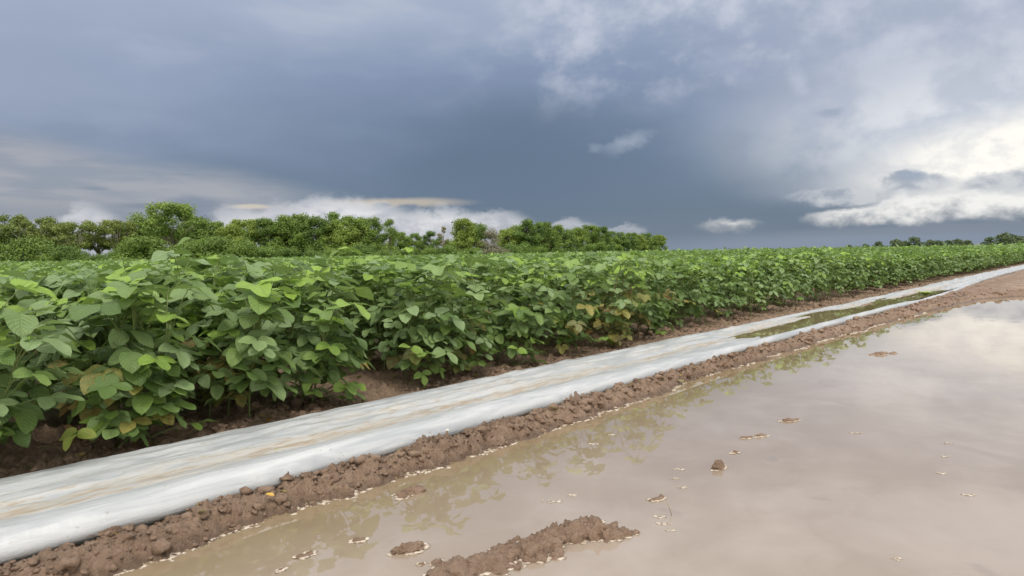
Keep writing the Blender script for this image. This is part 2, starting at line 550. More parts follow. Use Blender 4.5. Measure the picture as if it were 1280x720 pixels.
def fbm(x, y, oct=4, seed=0, gain=.5):
    s, a, f, t = 0, 1.0, 1.0, 0
    for o in range(oct):
        s = s + a * perlin(x * f, y * f, seed + o * 17)
        t += a
        a *= gain
        f *= 2.03
    return s / t

def worley(x, y, seed=0):
    ix, iy = np.floor(x).astype(np.int64), np.floor(y).astype(np.int64)
    d1 = np.full(x.shape, 9.0)
    for i in (-1, 0, 1):
        for j in (-1, 0, 1):
            px = ix + i + hash2(ix + i, iy + j, seed)
            py = iy + j + hash2(ix + i, iy + j, seed + 5)
            d1 = np.minimum(d1, (x - px) ** 2 + (y - py) ** 2)
    return np.sqrt(d1)

def billow(x, y, oct=4, seed=0, gain=.55):
    s, a, f, t = 0, 1.0, 1.0, 0
    for o in range(oct):
        s = s + a * np.abs(perlin(x * f, y * f, seed + o * 13))
        t += a
        a *= gain
        f *= 2.1
    return s / t

def sstep(a, b, x):
    t = np.clip((x - a) / (b - a), 0, 1)
    return t * t * (3 - 2 * t)

# ------------------------------------------------------------------ ground
ROW0, ROWP = 0.73, 0.97           # rows run along +Y, one bed every 0.97 m along the pipe

def shore_d(s):
    return np.interp(s, [-6, .3, 1.0, 1.5, 2.0, 2.9, 3.6, 5, 7.8, 10.3, 12.3, 13.1, 13.4, 13.9, 15, 22],
                        [1.95, 1.84, 1.88, 1.90, 1.85, 1.90, 1.93, 1.92, 1.83, 1.69, 1.52, 1.2, .3, -2, -6, -30])

def height(s, d):
    s = np.asarray(s, float); d = np.asarray(d, float)
    sh = shore_d(s) - .01 + .075 * fbm(s * 1.7, d * 0 + 3.3, 3, 4) + .03 * fbm(s * 9, d * 3, 3, 8)
    t = d - sh
    crest = np.where(t < 0, np.maximum(-.06, t * .55), .050 * sstep(0, .08, t) - .016 * sstep(.10, .22, t))
    # far side of the pipe and the beds
    strip = .055 + .025 * fbm(s * 1.3, d * 2.0, 3, 21)
    bed = .055 + .045 * np.cos(2 * np.pi * (s - ROW0) / ROWP) * sstep(3.0, 3.5, d)
    z = crest * (1 - sstep(2.55, 2.75, d)) + (strip * (1 - sstep(2.9, 3.2, d)) + bed * sstep(2.9, 3.2, d)) * sstep(2.55, 2.75, d)
    # track beyond the far end of the puddle
    rd = sstep(12.8, 14.5, s)
    z = z * (1 - rd * (d < 1.9)) + rd * (d < 1.9) * np.where(t < 0, crest, .035 + .02 * sstep(1.2, 1.9, d))
    z = z + .035 * sstep(6.5, 9, s) * np.clip(fbm(s * .8, d * 6, 3, 55) * 2, 0, 1) * sstep(2.05, 2.15, d) * (1 - sstep(2.6, 2.7, d))
    # clod relief
    pipe_zone = sstep(2.03, 2.12, d) * (1 - sstep(2.58, 2.68, d))
    above = sstep(-.06, .03, t)
    smooth_track = sstep(13.6, 15.5, s) * (1 - sstep(1.35, 1.8, d + .25 * fbm(s * .7, d * 1.5, 3, 77)))
    far_fade = 1 - .5 * sstep(8, 30, s)
    amp = above * (1 - .9 * pipe_zone * (1 - .5 * sstep(7, 10, s))) * (1 - .93 * smooth_track) * (1 - .5 * sstep(3.6, 5, d)) * far_fade
    smear = sstep(-.15, .25, fbm(s * 3.1, d * 4.5, 2, 15))
    wx = s + .02 * fbm(s * 9, d * 9, 2, 81)
    wy = d + .02 * fbm(s * 9 + 5, d * 9, 2, 82)
    rel = .024 * fbm(s * 6, d * 7, 3, 31) + (.085 * (billow(wx * 12, wy * 14, 5, 33, .66) - .24)
          + .036 * (billow(wx * 36, wy * 40, 3, 35, .6) - .22)) * (.55 + .75 * smear)
    z = z + amp * rel * np.where(s < 20, 1, .6)
    z = z + .15 * fbm(s * .01, d * .01, 2, 5) * sstep(60, 300, np.hypot(s, d))
    # never flood the field
    z = np.where((t > .12), np.maximum(z, .012), z)
    return z

def silt_track(s, d):
    return sstep(14.2, 15.2, s + .8 * fbm(s * .8, d * 1.2, 3, 61)) * (1 - sstep(1.0, 1.5, d + .3 * fbm(s * .7, d * 1.5, 3, 77)))

S_AX = np.unique(np.concatenate([
    -np.geomspace(2, 200, 14)[::-1], np.arange(-2, .25, .06), np.arange(.25, 3.0, .0068), np.arange(3.0, 5, .0125), np.arange(5, 9, .021),
    np.arange(9, 20, .05), np.arange(20, 60, .4), np.geomspace(60, 3000, 34)]))
D_AX = np.unique(np.concatenate([
    -np.geomspace(4, 800, 14)[::-1], np.arange(-4, 1.0, .12), np.arange(1.0, 1.66, .03), np.arange(1.66, 1.8, .010), np.arange(1.8, 2.07, .0062), np.arange(2.07, 2.12, .01),
    np.arange(2.12, 2.6, .045), np.arange(2.6, 3.35, .0125), np.arange(3.35, 6, .07), np.arange(6, 20, .5), np.geomspace(20, 3000, 26)]))
SS, DD = np.meshgrid(S_AX, D_AX, indexing='ij')
ZZ = height(SS, DD)
ns_, nd_ = SS.shape
idx = np.arange(ns_ * nd_).reshape(ns_, nd_)
quads = np.stack([idx[:-1, :-1], idx[1:, :-1], idx[1:, 1:], idx[:-1, 1:]], -1).reshape(-1, 4)
me = npmesh('ground', np.stack([SS.ravel(), DD.ravel(), ZZ.ravel()], -1), quads, ground_mat(), True,
            {'silt': silt_track(SS, DD).ravel()})
obj('ground', me, kind='structure', label='brown muddy soil of the field edge and its furrows')

# flood water on the track
ws = np.array([-60, -20, -5, 0, 2, 4, 6, 8, 10, 12, 14, 17.0])
wd = np.array([-60, -20, -8, -4, -2, 0, 1, 1.6, 2.03])
A, B = np.meshgrid(ws, wd, indexing='ij')
ix = np.arange(A.size).reshape(A.shape)
q = np.stack([ix[:-1, :-1], ix[1:, :-1], ix[1:, 1:], ix[:-1, 1:]], -1).reshape(-1, 4)
obj('water', npmesh('water', np.stack([A.ravel(), B.ravel(), A.ravel() * 0], -1), q, M_WATER), kind='structure',
    label='wide brown puddle flooding the track')

# ------------------------------------------------------------------ flattened white irrigation pipe
prof = np.array([(.030, .012), (.004, .030), (-.014, .052), (-.010, .074), (.012, .092), (.036, .103), (.064, .107), (.094, .105),
                 (.122, .099), (.15, .093)])
flat = np.linspace(.165, .60, 30)
NV = len(prof) + len(flat) + 4
PS = np.unique(np.concatenate([np.arange(-1.2, .2, .03), np.arange(.2, 7, .012), np.arange(7, 16, .025), np.arange(16, 60, .1), np.arange(60, 200, 1.0)]))
pv, psilt = [], []
dd_off = np.concatenate([prof[:, 0], flat, [.618, .632, .640, .636]])
zz_off = np.concatenate([prof[:, 1], np.full(len(flat), .085), [.080, .068, .050, .02]])
S2 = PS[:, None] * np.ones((1, NV))
Doff = np.ones((len(PS), 1)) * dd_off[None, :]
Zb = np.ones((len(PS), 1)) * zz_off[None, :]
edge_near = 2.045 + .012 * fbm(PS * .9, PS * 0, 3, 51) + .20 * sstep(10, 22, PS) + .035 * sstep(8, 12, PS) * fbm(PS * .8, PS * 0 + 5, 3, 52)
squash = 1.0 - .36 * sstep(9, 22, PS)
Dp = edge_near[:, None] + Doff * squash[:, None]
mid = sstep(.12, .2, Doff) * (1 - sstep(.56, .625, Doff))
valley = np.exp(-((Doff - .27) / .10) ** 2)
far_rise = np.exp(-((Doff - .50) / .09) ** 2)
rid = lambda a: 1 - np.abs(a) * 2.2
Zp = Zb + .008 * sstep(0, .02, Doff + .012) * (1 - sstep(.60, .63, Doff)) + mid * (.013 * (rid(fbm(S2 * .55, Doff * 17, 3, 61)) - .5) + .009 * (rid(fbm(S2 * 1.6, Doff * 38, 3, 62)) - .5)
                 + .005 * fbm(S2 * 5, Doff * 50, 3, 63) + .007 * np.clip(rid(fbm(S2 * 1.1 + Doff * 3, Doff * 30, 2, 69)) - .66, 0, 1) * 3) - .018 * valley * mid + .006 * far_rise
bead = 1 - sstep(.10, .16, Doff)
Zp -= bead * .022 * sstep(2.5, 6, S2) * sstep(.0, .05, Doff)
Zp += bead * (.006 * fbm(S2 * 2.0, Doff * 4, 3, 64) + .0010 * fbm(S2 * 40, Doff * 14, 3, 65))
# sagging, flooded stretch
sag = sstep(5.0, 5.9, S2) * (1 - sstep(12.2, 14.5, S2))
Zp -= sag * (sstep(.05, .12, Doff) * (1 - sstep(.57, .625, Doff))) * (.030 + .022 * sstep(.50, .25, Doff))
Zp += sag * mid * .060 * np.clip(fbm(S2 * .55 + 4, Doff * 7 + 2, 3, 66) + .06 * sstep(.40, .55, Doff), -1, .7)
Zp += sstep(7, 10, S2) * .018 * fbm(S2 * 1.1, Doff * 7, 3, 67) * sstep(-.01, .03, Doff)
# further away the tube lies slack and crumpled
slack = sstep(12, 15, S2)
Zp += slack * mid * (.015 * fbm(S2 * 1.5, Doff * 9, 3, 68) + .01)
Zp -= sstep(8.5, 11.5, S2) * bead * .035 * (1 - sstep(14, 17, S2))
silt = np.clip(.12 + .62 * np.exp(-((Doff - .27) / .085) ** 2) + .28 * np.exp(-((Doff - .43) / .05) ** 2)
               + .15 * fbm(S2 * .6, Doff * 9, 3, 71), 0, 1) * (1 - .9 * (1 - sstep(.13, .18, Doff))) * (1 - .45 * sstep(14, 18, S2)) + sag * mid * .25
ixp = np.arange(S2.size).reshape(S2.shape)
q = np.stack([ixp[:-1, :-1], ixp[1:, :-1], ixp[1:, 1:], ixp[:-1, 1:]], -1).reshape(-1, 4)
t = obj('irrigation_pipe', None, label='long flattened white plastic irrigation pipe lying between crop and puddle', cat='pipe', loc=(0, 0, 0))
obj('plastic_film', npmesh('plastic_film', np.stack([S2.ravel(), Dp.ravel(), Zp.ravel()], -1), q, M_PIPE, True, {'silt': silt.ravel()}), t)

# water pooled on the sagging stretch
A, B = np.meshgrid(np.arange(4.7, 14.6, .1), np.linspace(0, 1, 6), indexing='ij')
dn = np.interp(A, PS, edge_near) + .05
df = np.interp(A, PS, edge_near) + .615 * np.interp(A, PS, squash)
Dq = dn + (df - dn) * B
ixq = np.arange(A.size).reshape(A.shape)
q = np.stack([ixq[:-1, :-1], ixq[1:, :-1], ixq[1:, 1:], ixq[:-1, 1:]], -1).reshape(-1, 4)
obj('pooled_water', npmesh('pooled_water', np.stack([A.ravel(), Dq.ravel(), A.ravel() * 0 + .066], -1), q, M_POOL), kind='structure',
    label='murky water pooled in the sagging stretch of white pipe')

# ------------------------------------------------------------------ clods
def ico(sub):
    import bmesh
    bm = bmesh.new()
    bmesh.ops.create_icosphere(bm, subdivisions=sub, radius=1)
    v = np.array([p.co[:] for p in bm.verts])
    f = np.array([[p.index for p in fc.verts] for fc in bm.faces])
    bm.free()
    return v, f
ICO1, ICO2, ICO3, ICO4 = ico(1), ico(2), ico(3), ico(4)

def lump(base, seed, amp=.45, fr=1.3, flat=.7, rough=.12):
    v, f = base
    out = []
    for p in v:
        q_ = Vector(p)
        n = mnoise.noise(q_ * fr + Vector((seed * 7.1, 3.3, seed))) * amp
        n += mnoise.noise(q_ * fr * 3.1 + Vector((1.7, seed * 3.9, 9))) * amp * .45
        n += (.5 - mnoise.cell(q_ * 2.7 + Vector((seed, seed, 2)))) * rough
        w = q_ * (1 + n)
        out.append((w.x, w.y, w.z * flat))
    return np.array(out), f

def scatter(name, n, gen, bases, material, **kw):
    """join n transformed copies of the base lumps into one mesh"""
    VV, FF, off = [], [], 0
    for i in range(n):
        p = gen(i)
        if p is None:
            continue
        (x, y, z), r = p
        bv, bf = bases[i % len(bases)]
        a = RS.rand() * 6.283 if name != 'foam' else RS.normal() * .6
        ca, sa = math.cos(a), math.sin(a)
        sc = np.array([r * (.75 + .5 * RS.rand()), r * (.75 + .5 * RS.rand()), r * (.7 + .5 * RS.rand())])
        v = bv * sc
        v = np.stack([v[:, 0] * ca - v[:, 1] * sa + x, v[:, 0] * sa + v[:, 1] * ca + y, v[:, 2] + z], -1)
        VV.append(v)
        FF.append(bf + off)
        off += len(v)
    return obj(name, npmesh(name, np.concatenate(VV), np.concatenate(FF), material, name != 'mud_crumbs'), **kw)

L2 = [lump(ICO2, i, 1.1, 1.9, .8, .6) for i in range(14)]
L1 = [lump(ICO2 if i % 2 else ICO1, i + 20, .9, 1.6, .7, .4) for i in range(8)]
def bank_pt(i, smax, r0, r1):
    s = .3 + (smax - .3) * RS.rand() ** 1.5
    r = r0 + (r1 - r0) * RS.rand() ** 4.0
    r *= 1 + s * .05
    if RS.rand() < .55:
        sh = float(shore_d(s))
        lim = max(2.03, sh + .12)
        d = sh + (lim - sh) * RS.rand() ** .8
        d = min(d, 2.035 - r * .7)
    else:
        d = 2.70 + .5 * RS.rand() ** 1.2
    return s, d, r
def g1(i):
    s, d, r = bank_pt(i, 6, .0018, .0085)
    return (s, d, float(height(s, d)) + r * .05), r
def g2(i):
    s, d, r = bank_pt(i, 16, .006, .022)
    return (s, d, float(height(s, d)) + r * .05), r
scatter('mud_crumbs', 2200, g1, L2, M_CLOD, kind='stuff', label='brown mud crumbs strewn along both sides of the pipe')
scatter('mud_crumbs', 2200, g2, L1, M_CLOD, kind='stuff', label='small mud lumps strewn further along the pipe')

# larger single clods on the bank
L3 = []
for i in range(6):
    v_, f_ = lump(ICO4, 40 + i, .95, 1.5, .75, .3)
    v_ = v_ * .03
    v_ = v_ * (1 + .35 * fbm(v_[:, 0] * 70 + v_[:, 2] * 45 + i, v_[:, 1] * 70 - v_[:, 2] * 40, 4, i))[:, None]
    L3.append(newmesh('mud_clod', v_.tolist(), f_.tolist(), M_CLOD))
big = [(.62, 2.00, .030), (.78, 1.99, .034), (.97, 2.01, .024), (1.20, 1.98, .030), (1.36, 2.01, .026), (1.62, 1.99, .034), (1.76, 2.01, .028),
       (1.93, 1.98, .036), (2.14, 2.0, .026), (2.45, 1.99, .032), (2.8, 2.0, .028), (3.3, 2.02, .03), (4.4, 2.02, .034), (7.9, 2.03, .06),
       (.9, 2.76, .034), (1.3, 2.82, .030), (1.75, 2.80, .036), (2.2, 2.86, .032), (2.7, 2.78, .034), (3.4, 2.82, .036), (4.2, 2.84, .04), (5.3, 2.8, .045)]
for i, (s, d, r) in enumerate(big):
    side = 'between the pipe and the puddle' if d < 2.3 else 'between the pipe and the crop'
    near = ['leftmost', 'second from left', 'third from left', 'fourth from left', 'fifth from left', 'sixth from left', 'seventh from left', 'eighth from left',
            'ninth from left', 'tenth from left', 'eleventh from left', 'twelfth from left', 'thirteenth from left', 'fourteenth and farthest'][i if d < 2.3 else i - 14]
    o = obj('mud_clod', L3[i % 6], label='%s of the big mud clods %s' % (near, side), cat='clod', group='mud clods on the banks beside the pipe',
            loc=(s, d, float(height(s, d)) + r * .05))
    r *= .6 / .03
    o.scale = (r, r * .85, r * .8)
    o.rotation_euler = (0, 0, i * 1.9)

# ------------------------------------------------------------------ foam beads along the waterline
def foam_points():
    pts = []
    fs = np.arange(.35, 9.5, .0042)
    fd = np.arange(1.60, 2.04, .004)
    a, b_ = np.meshgrid(fs, fd, indexing='ij')
    # interpolate ground height on the built grid so that the beads sit on its waterline
    i0 = np.clip(np.searchsorted(S_AX, fs) - 1, 0, len(S_AX) - 2)
    j0 = np.clip(np.searchsorted(D_AX, fd) - 1, 0, len(D_AX) - 2)
    ti = ((fs - S_AX[i0]) / (S_AX[i0 + 1] - S_AX[i0]))[:, None]
    tj = ((fd - D_AX[j0]) / (D_AX[j0 + 1] - D_AX[j0]))[None, :]
    I, J = i0[:, None], j0[None, :]
    z = (ZZ[I, J] * (1 - ti) + ZZ[I + 1, J] * ti) * (1 - tj) + (ZZ[I, J + 1] * (1 - ti) + ZZ[I + 1, J + 1] * ti) * tj
    cr = (z[:, :-1] < 0) & (z[:, 1:] >= 0) | (z[:, :-1] >= 0) & (z[:, 1:] < 0)
    ii, jj = np.nonzero(cr)
    for i, j in zip(ii, jj):
        pts.append((fs[i], fd[j]))
    return pts
fp = foam_points()
fpa = np.array(fp)
fm = fbm(fpa[:, 0] * 3.0, fpa[:, 1] * 3.0, 3, 91)
def gfoam(i):
    s, d = fp[i]
    if fm[i] < -.10 + .25 * (RS.rand() - .5) or RS.rand() < .10:
        return None
    r = .0014 + .0052 * RS.rand() ** 3
    r *= 1 + .09 * s
    k_ = 1 + 2.5 * max(0, fm[i])
    return (s + RS.normal() * .004, d - .002 + RS.normal() * .0045 * k_, .0006), r
FO = [lump(ICO2, 60 + i, .75, 1.4, .34, .2) for i in range(7)]
for v_, _f in FO:
    v_[:, 0] *= 1.5
scatter('foam', len(fp), gfoam, FO, M_FOAM, kind='stuff', label='cream foam fringe along the waterline of the mud bank')

# ------------------------------------------------------------------ clods standing in the puddle, each with a foam rim
def island(name, cx, cy, parts, label, foam_n=1.0, hgt=1.0, group='mud clods standing in the puddle'):
    VV, FF, off = [], [], 0
    rs = random.Random(int(cx * 1000))
    t_ = obj(name, None, label=label, cat='clod', group=group, loc=(cx, cy, 0))
    FV, FFc, foff = [], [], 0
    for k, (px, py, rx, ry, rz, rot) in enumerate(parts):
        v, f = lump(ICO4 if rx > .03 else ICO3, rs.random() * 50, .42, 1.5, 1.0, .12)
        v = v * np.array([rx, ry, rz * hgt])
        ca, sa = math.cos(rot), math.sin(rot)
        v = np.stack([v[:, 0] * ca - v[:, 1] * sa + px, v[:, 0] * sa + v[:, 1] * ca + py, v[:, 2] - rz * .25], -1)
        # fine roughness
        gx, gy = v[:, 0] + cx, v[:, 1] + cy
        rr = billow(gx * 38 + v[:, 2] * 25, gy * 38 - v[:, 2] * 22, 4, 3, .62) - .2
        v[:, 2] += rr * min(.030, rz * 1.1) * (v[:, 2] > -.004)
        v[:, 0] += rr * .005
        VV.append(v); FF.append(f + off); off += len(v)
        # foam where the lump meets the water
        ring = v[np.abs(v[:, 2]) < max(.004, rz * .16)]
        rs2 = np.random.RandomState(k + 5)
        cen = np.array([px, py])
        nring = int(min(130, 45 * foam_n + 1200 * rx * foam_n))
        if len(ring):
            angs = np.arctan2(ring[:, 1] - py, ring[:, 0] - px)
            for q_ in range(nring):
                an = rs2.rand() * 6.283
                if mnoise.noise(Vector((math.cos(an) * 1.4, math.sin(an) * 1.4, k + cx * 9))) < -.12:
                    continue
                j = np.argmin(np.abs(np.angle(np.exp(1j * (angs - an)))))
                p = ring[j, :2]
                p = cen + (p - cen) * (1.02 + .05 * rs2.rand())
                r_ = .0015 + .0042 * rs2.rand() ** 2
                bv, bf = FO[q_ % 5]
                FV.append(bv * r_ * np.array([1.3, 1.3, .8]) + np.array([p[0], p[1], .001]))
                FFc.append(bf + foff); foff += len(bv)
    if VV:
        obj('mud_lump', npmesh('mud_lump', np.concatenate(VV), np.concatenate(FF), M_CLOD), t_)
    if FV:
        obj('foam_rim', npmesh('foam_rim', np.concatenate(FV), np.concatenate(FFc), M_FOAM), t_)
    return t_

DIAG = R(-20)
island('mud_clod', 1.425, 1.735, [(0, 0, .050, .020, .020, DIAG), (.035, .002, .024, .016, .016, 0), (-.038, -.006, .02, .015, .014, 1)],
       'elongated wet mud clod close below the bank, left of the leaf reflections')
island('mud_clod', 1.14, 1.40, [(0, 0, .045, .022, .019, DIAG), (.03, -.01, .018, .014, .012, 0)],
       'smooth oval mud clod alone near the bottom edge of the photo')
island('mud_clod', 1.09, 1.555, [(0, 0, .020, .009, .009, DIAG)], 'tiny mud clod between the bank and the smooth oval clod')
island('mud_clod', .94, 1.585, [(0, 0, .026, .009, .008, DIAG), (.02, .006, .012, .007, .006, 0)], 'thin low mud clod nearest the bottom left shore')
island('mud_clod', .86, 1.56, [(0, 0, .010, .006, .005, 0)], 'smallest foam-edged mud speck at the bottom left of the puddle')
island('mud_clod', 2.30, 1.07, [(0, 0, .032, .020, .026, .3), (.02, -.006, .014, .012, .012, 0)], 'rounded pale-rimmed mud clod alone in the middle of the puddle')
island('mud_clod', 1.88, 1.08, [(0, 0, .026, .010, .009, -.6), (.024, -.004, .014, .008, .012, .4)], 'low mud clod just past the tip of the mud ridge')
island('mud_clod', 2.78, 1.13, [(-.03, .02, .03, .011, .010, -.6), (.03, -.015, .028, .010, .012, -.6)], 'low broken mud clod in the puddle, middle of the right row')
island('mud_clod', 3.14, 1.12, [(0, 0, .034, .016, .014, -.7), (.03, -.02, .02, .010, .010, -.7)], 'low broken mud clod in the puddle, farthest of the right row')
island('mud_clod', 2.52, 1.10, [(0, 0, .012, .010, .010, 0), (-.014, .006, .008, .006, .005, 0)], 'tiny mud speck between the rounded clod and the broken ones')
island('mud_clod', 5.55, 1.31, [(0, 0, .075, .025, .020, -.6), (.10, -.06, .03, .016, .014, -.6)], 'flat mud clod among the distant reflections of white cloud')
island('mud_clod', 1.585, 1.155, [(0, 0, .026, .016, .016, 0)], 'pale-rimmed mud clod beside the left flank of the mud ridge')
island('mud_clod', 1.50, 1.165, [(0, 0, .014, .012, .014, 0)], 'little round mud clod beside the left flank of the mud ridge')
# long ridge rising towards its far end
rp = []
rr_ = random.Random(3)
for k in range(26):
    f_ = k / 25
    x_ = -.27 + .46 * f_
    y_ = .085 - .165 * f_ + rr_.uniform(-.030, .030)
    r_ = rr_.uniform(.026, .050) * (1 - .12 * f_)
    rp.append((x_, y_, r_, r_ * .85, r_ * (.30 + .80 * f_), rr_.uniform(0, 3)))
for k in range(44):
    f_ = rr_.random()
    r_ = rr_.uniform(.008, .022)
    rp.append((-.28 + .56 * f_, .090 - .18 * f_ + rr_.choice([-1, 1]) * rr_.uniform(.02, .080), r_, r_ * .8, r_ * .8, rr_.uniform(0, 3)))
island('mud_ridge', 1.36, 1.15, rp, 'long crumbly mud ridge breaking the water at the bottom centre', .32, 1.0, 'mud clods standing in the puddle')

# loose foam flecks
flecks = [(1.66, 1.33, .020, 'double foam fleck floating above the mud ridge'), (1.745, 1.31, .011, 'single foam fleck right of the double fleck'),
          (1.72, .965, .014, 'foam fleck nearest the tip of the mud ridge'), (1.76, 1.00, .010, 'second foam fleck off the tip of the mud ridge'),
          (1.69, .93, .009, 'third foam fleck off the tip of the mud ridge'), (2.20, 1.17, .012, 'foam fleck left of the rounded mud clod'),
          (2.10, 1.13, .013, 'foam fleck below left of the rounded mud clod'), (2.03, 1.07, .012, 'foam fleck beside the low clod past the ridge'),
          (2.45, 1.62, .016, 'foam fleck nearest the leaf reflections, upper one'), (2.28, 1.60, .014, 'foam fleck nearest the leaf reflections, lower one'),
          (2.53, .34, .014, 'dark-edged foam fleck at the right of the puddle'), (2.72, .45, .012, 'foam fleck in the right-hand foam trail, lowest'),
          (2.95, .48, .018, 'foam fleck in the right-hand foam trail, middle'), (3.15, .50, .016, 'foam fleck in the right-hand foam trail, topmost'),
          (1.89, .41, .014, 'foam fleck near the bottom right corner of the puddle'), (3.1, .82, .02, 'thin foam fleck in the open middle of the puddle')]
for fi, (x_, y_, r_, lab) in enumerate(flecks):
    rs2 = np.random.RandomState(200 + fi)
    vv, ff, of = [], [], 0
    for k in range(15):
        a_ = rs2.rand() * 6.283
        rad = r_ * rs2.rand() ** .6
        bv, bf = FO[k % 5]
        s_ = .0011 + .0032 * rs2.rand() ** 3
        vv.append(bv * s_ * np.array([1.3, 1.3, .6]) + np.array([math.cos(a_) * rad * 1.5 + math.sin(a_ * 2) * r_ * .3, math.sin(a_) * rad * .9, .0008]))
        ff.append(bf + of); of += len(bv)
    o = obj('foam_fleck', npmesh('foam_fleck', np.concatenate(vv), np.concatenate(ff), M_FOAM), label=lab, cat='foam', group='foam flecks floating on the puddle',
            loc=(x_, y_, 0))
    o.rotation_euler = (0, 0, R(-50))
vs, fs = tube([(0, 0, -.01), (-.012, .004, .025), (-.03, .01, .055)], [.0012, .001, .0006], 5)
obj('twig', newmesh('twig', vs, fs, M_STRAW), label='thin twig poking out of the water past the mud ridge', cat='twig', loc=(1.80, .98, 0))

# ------------------------------------------------------------------ soybean leaves
def leaflet(L, W, fold, droop, twist, nu=4, nv=7, tip=1.0):
    """ovate leaflet growing along +X from the origin, upper side +Z"""
    vs, uv, fs = [], [], []
    for j in range(nv + 1):
        v = j / nv
        w = W * .5 * (math.sin(math.pi * min(1, v ** .80)) ** .66) * (1 - .10 * v) * 1.08 if 0 < v < 1 else .0004
        for i in range(nu + 1):
            u = i / nu * 2 - 1
            y = u * w
            z = fold * abs(u) ** 1.3 * w - droop * v * v * L + .05 * W * math.sin(v * 9 + u * 2 + twist * 5) * abs(u)
            a = twist * v
            vs.append(Vector((v * L - droop * .25 * v * v * L, y * math.cos(a) - z * math.sin(a) * .0, z + y * math.sin(a))))
            uv.append((u * .5 + .5, v))
    for j in range(nv):
        for i in range(nu):
            a = j * (nu + 1) + i
            fs.append((a, a + nu + 1, a + nu + 2, a + 1))
    return vs, fs, uv

def leaf_variant(lp, elev, tiltdown, size, seed, hi=True):
    """petiole from the origin along +X rising at elev; returns petiole geometry and three leaflet matrices + shapes"""
    rs = random.Random(seed)
    e = R(elev)
    pts, p = [], Vector((0, 0, 0))
    n = 5
    for k in range(n + 1):
        pts.append(p.copy())
        ek = e - R(18) * (k / n) ** 2 + R(8) * (1 - k / n)
        p = p + Vector((math.cos(ek), rs.uniform(-.03, .03), math.sin(ek))) * (lp / n)
    tip = pts[-1]
    pet = tube(pts, [.0020 - .0009 * k / n for k in range(n + 1)], 5 if hi else 3, False)
    rach = size * .22
    td = R(tiltdown)
    fwd = Vector((math.cos(td), 0, -math.sin(td)))
    up = Vector((math.sin(td), 0, math.cos(td)))
    tip2 = tip + (fwd * .6 + Vector((math.cos(e), 0, math.sin(e))) * .4).normalized() * rach
    parts = [pet, tube([tip, tip2], [.0011, .0009], 4 if hi else 3, False)]
    lets = []
    for k, (yawd, base, sc) in enumerate(((rs.uniform(-8, 8), tip2, 1.0), (rs.uniform(62, 85), tip, .90), (-rs.uniform(62, 85), tip, .90))):
        q_ = Matrix((fwd, up.cross(fwd), up)).transposed().to_4x4()
        rot = Matrix.Rotation(R(yawd), 4, 'Z') @ Matrix.Rotation(R(rs.uniform(-20, 22)), 4, 'Y') @ Matrix.Rotation(R(rs.uniform(-22, 22)), 4, 'X')
        m_ = Matrix.Translation(base) @ q_ @ rot
        lets.append((m_, size * sc * rs.uniform(.93, 1.07), rs.randrange(6)))
    return parts, lets

LEAFLETS = []       # unit-length leaflet shapes
for i in range(6):
    rs = random.Random(i)
    LEAFLETS.append(leaflet(1.0, rs.uniform(.58, .74), rs.uniform(.04, .30), rs.uniform(.0, .14), rs.uniform(-.25, .25)))
LEAFLET_ME = [newmesh('leaflet', v, f, M_LEAF, True, uv) for v, f, uv in LEAFLETS]
def low_leaflet(i):
    rs = random.Random(i + 50)
    return leaflet(1.0, rs.uniform(.60, .74), rs.uniform(.15, .4), rs.uniform(.05, .22), rs.uniform(-.25, .25), 2, 3)
LOW = [low_leaflet(i) for i in range(6)]

# families: top (steep petioles), middle, low side leaves, new growth
FAM = {}
def family(key, n, lp, el_, td, size, seed):
    FAM[key] = []
    for i in range(n):
        rs = random.Random(seed + i)
        FAM[key].append(leaf_variant(rs.uniform(*lp), rs.uniform(*el_), rs.uniform(*td), rs.uniform(*size), seed + i))
family('top', 10, (.10, .18), (40, 84), (-30, 24), (.058, .090), 100)
family('side', 10, (.10, .19), (5, 48), (-5, 48), (.060, .090), 200)
family('low', 6, (.07, .14), (0, 40), (5, 60), (.042, .066), 300)
family('bud', 4, (.03, .07), (60, 86), (-45, 20), (.032, .055), 400)
PET_ME, LEAF_ME = {}, {}
for key, lst in FAM.items():
    for vi, (parts, lets) in enumerate(lst):
        v, f = joinvf(parts)
        PET_ME[key, vi] = newmesh('leaf', v, f, M_STEM)
        # whole leaf in one mesh
        V_, F_, U_ = list(v), list(f), [(.5, .5)] * len(v)
        nf = len(f)
        for m_, sc, li in lets:
            lv, lf, lu = LEAFLETS[li]
            o = len(V_)
            V_ += [m_ @ (p * sc) for p in lv]
            F_ += [tuple(a + o for a in q_) for q_ in lf]
            U_ += lu
        me = newmesh('leaf', V_, F_, M_STEM, True, U_)
        me.materials.append(M_LEAF)
        me.polygons.foreach_set('material_index', [0] * nf + [1] * (len(F_) - nf))
        LEAF_ME[key, vi] = me

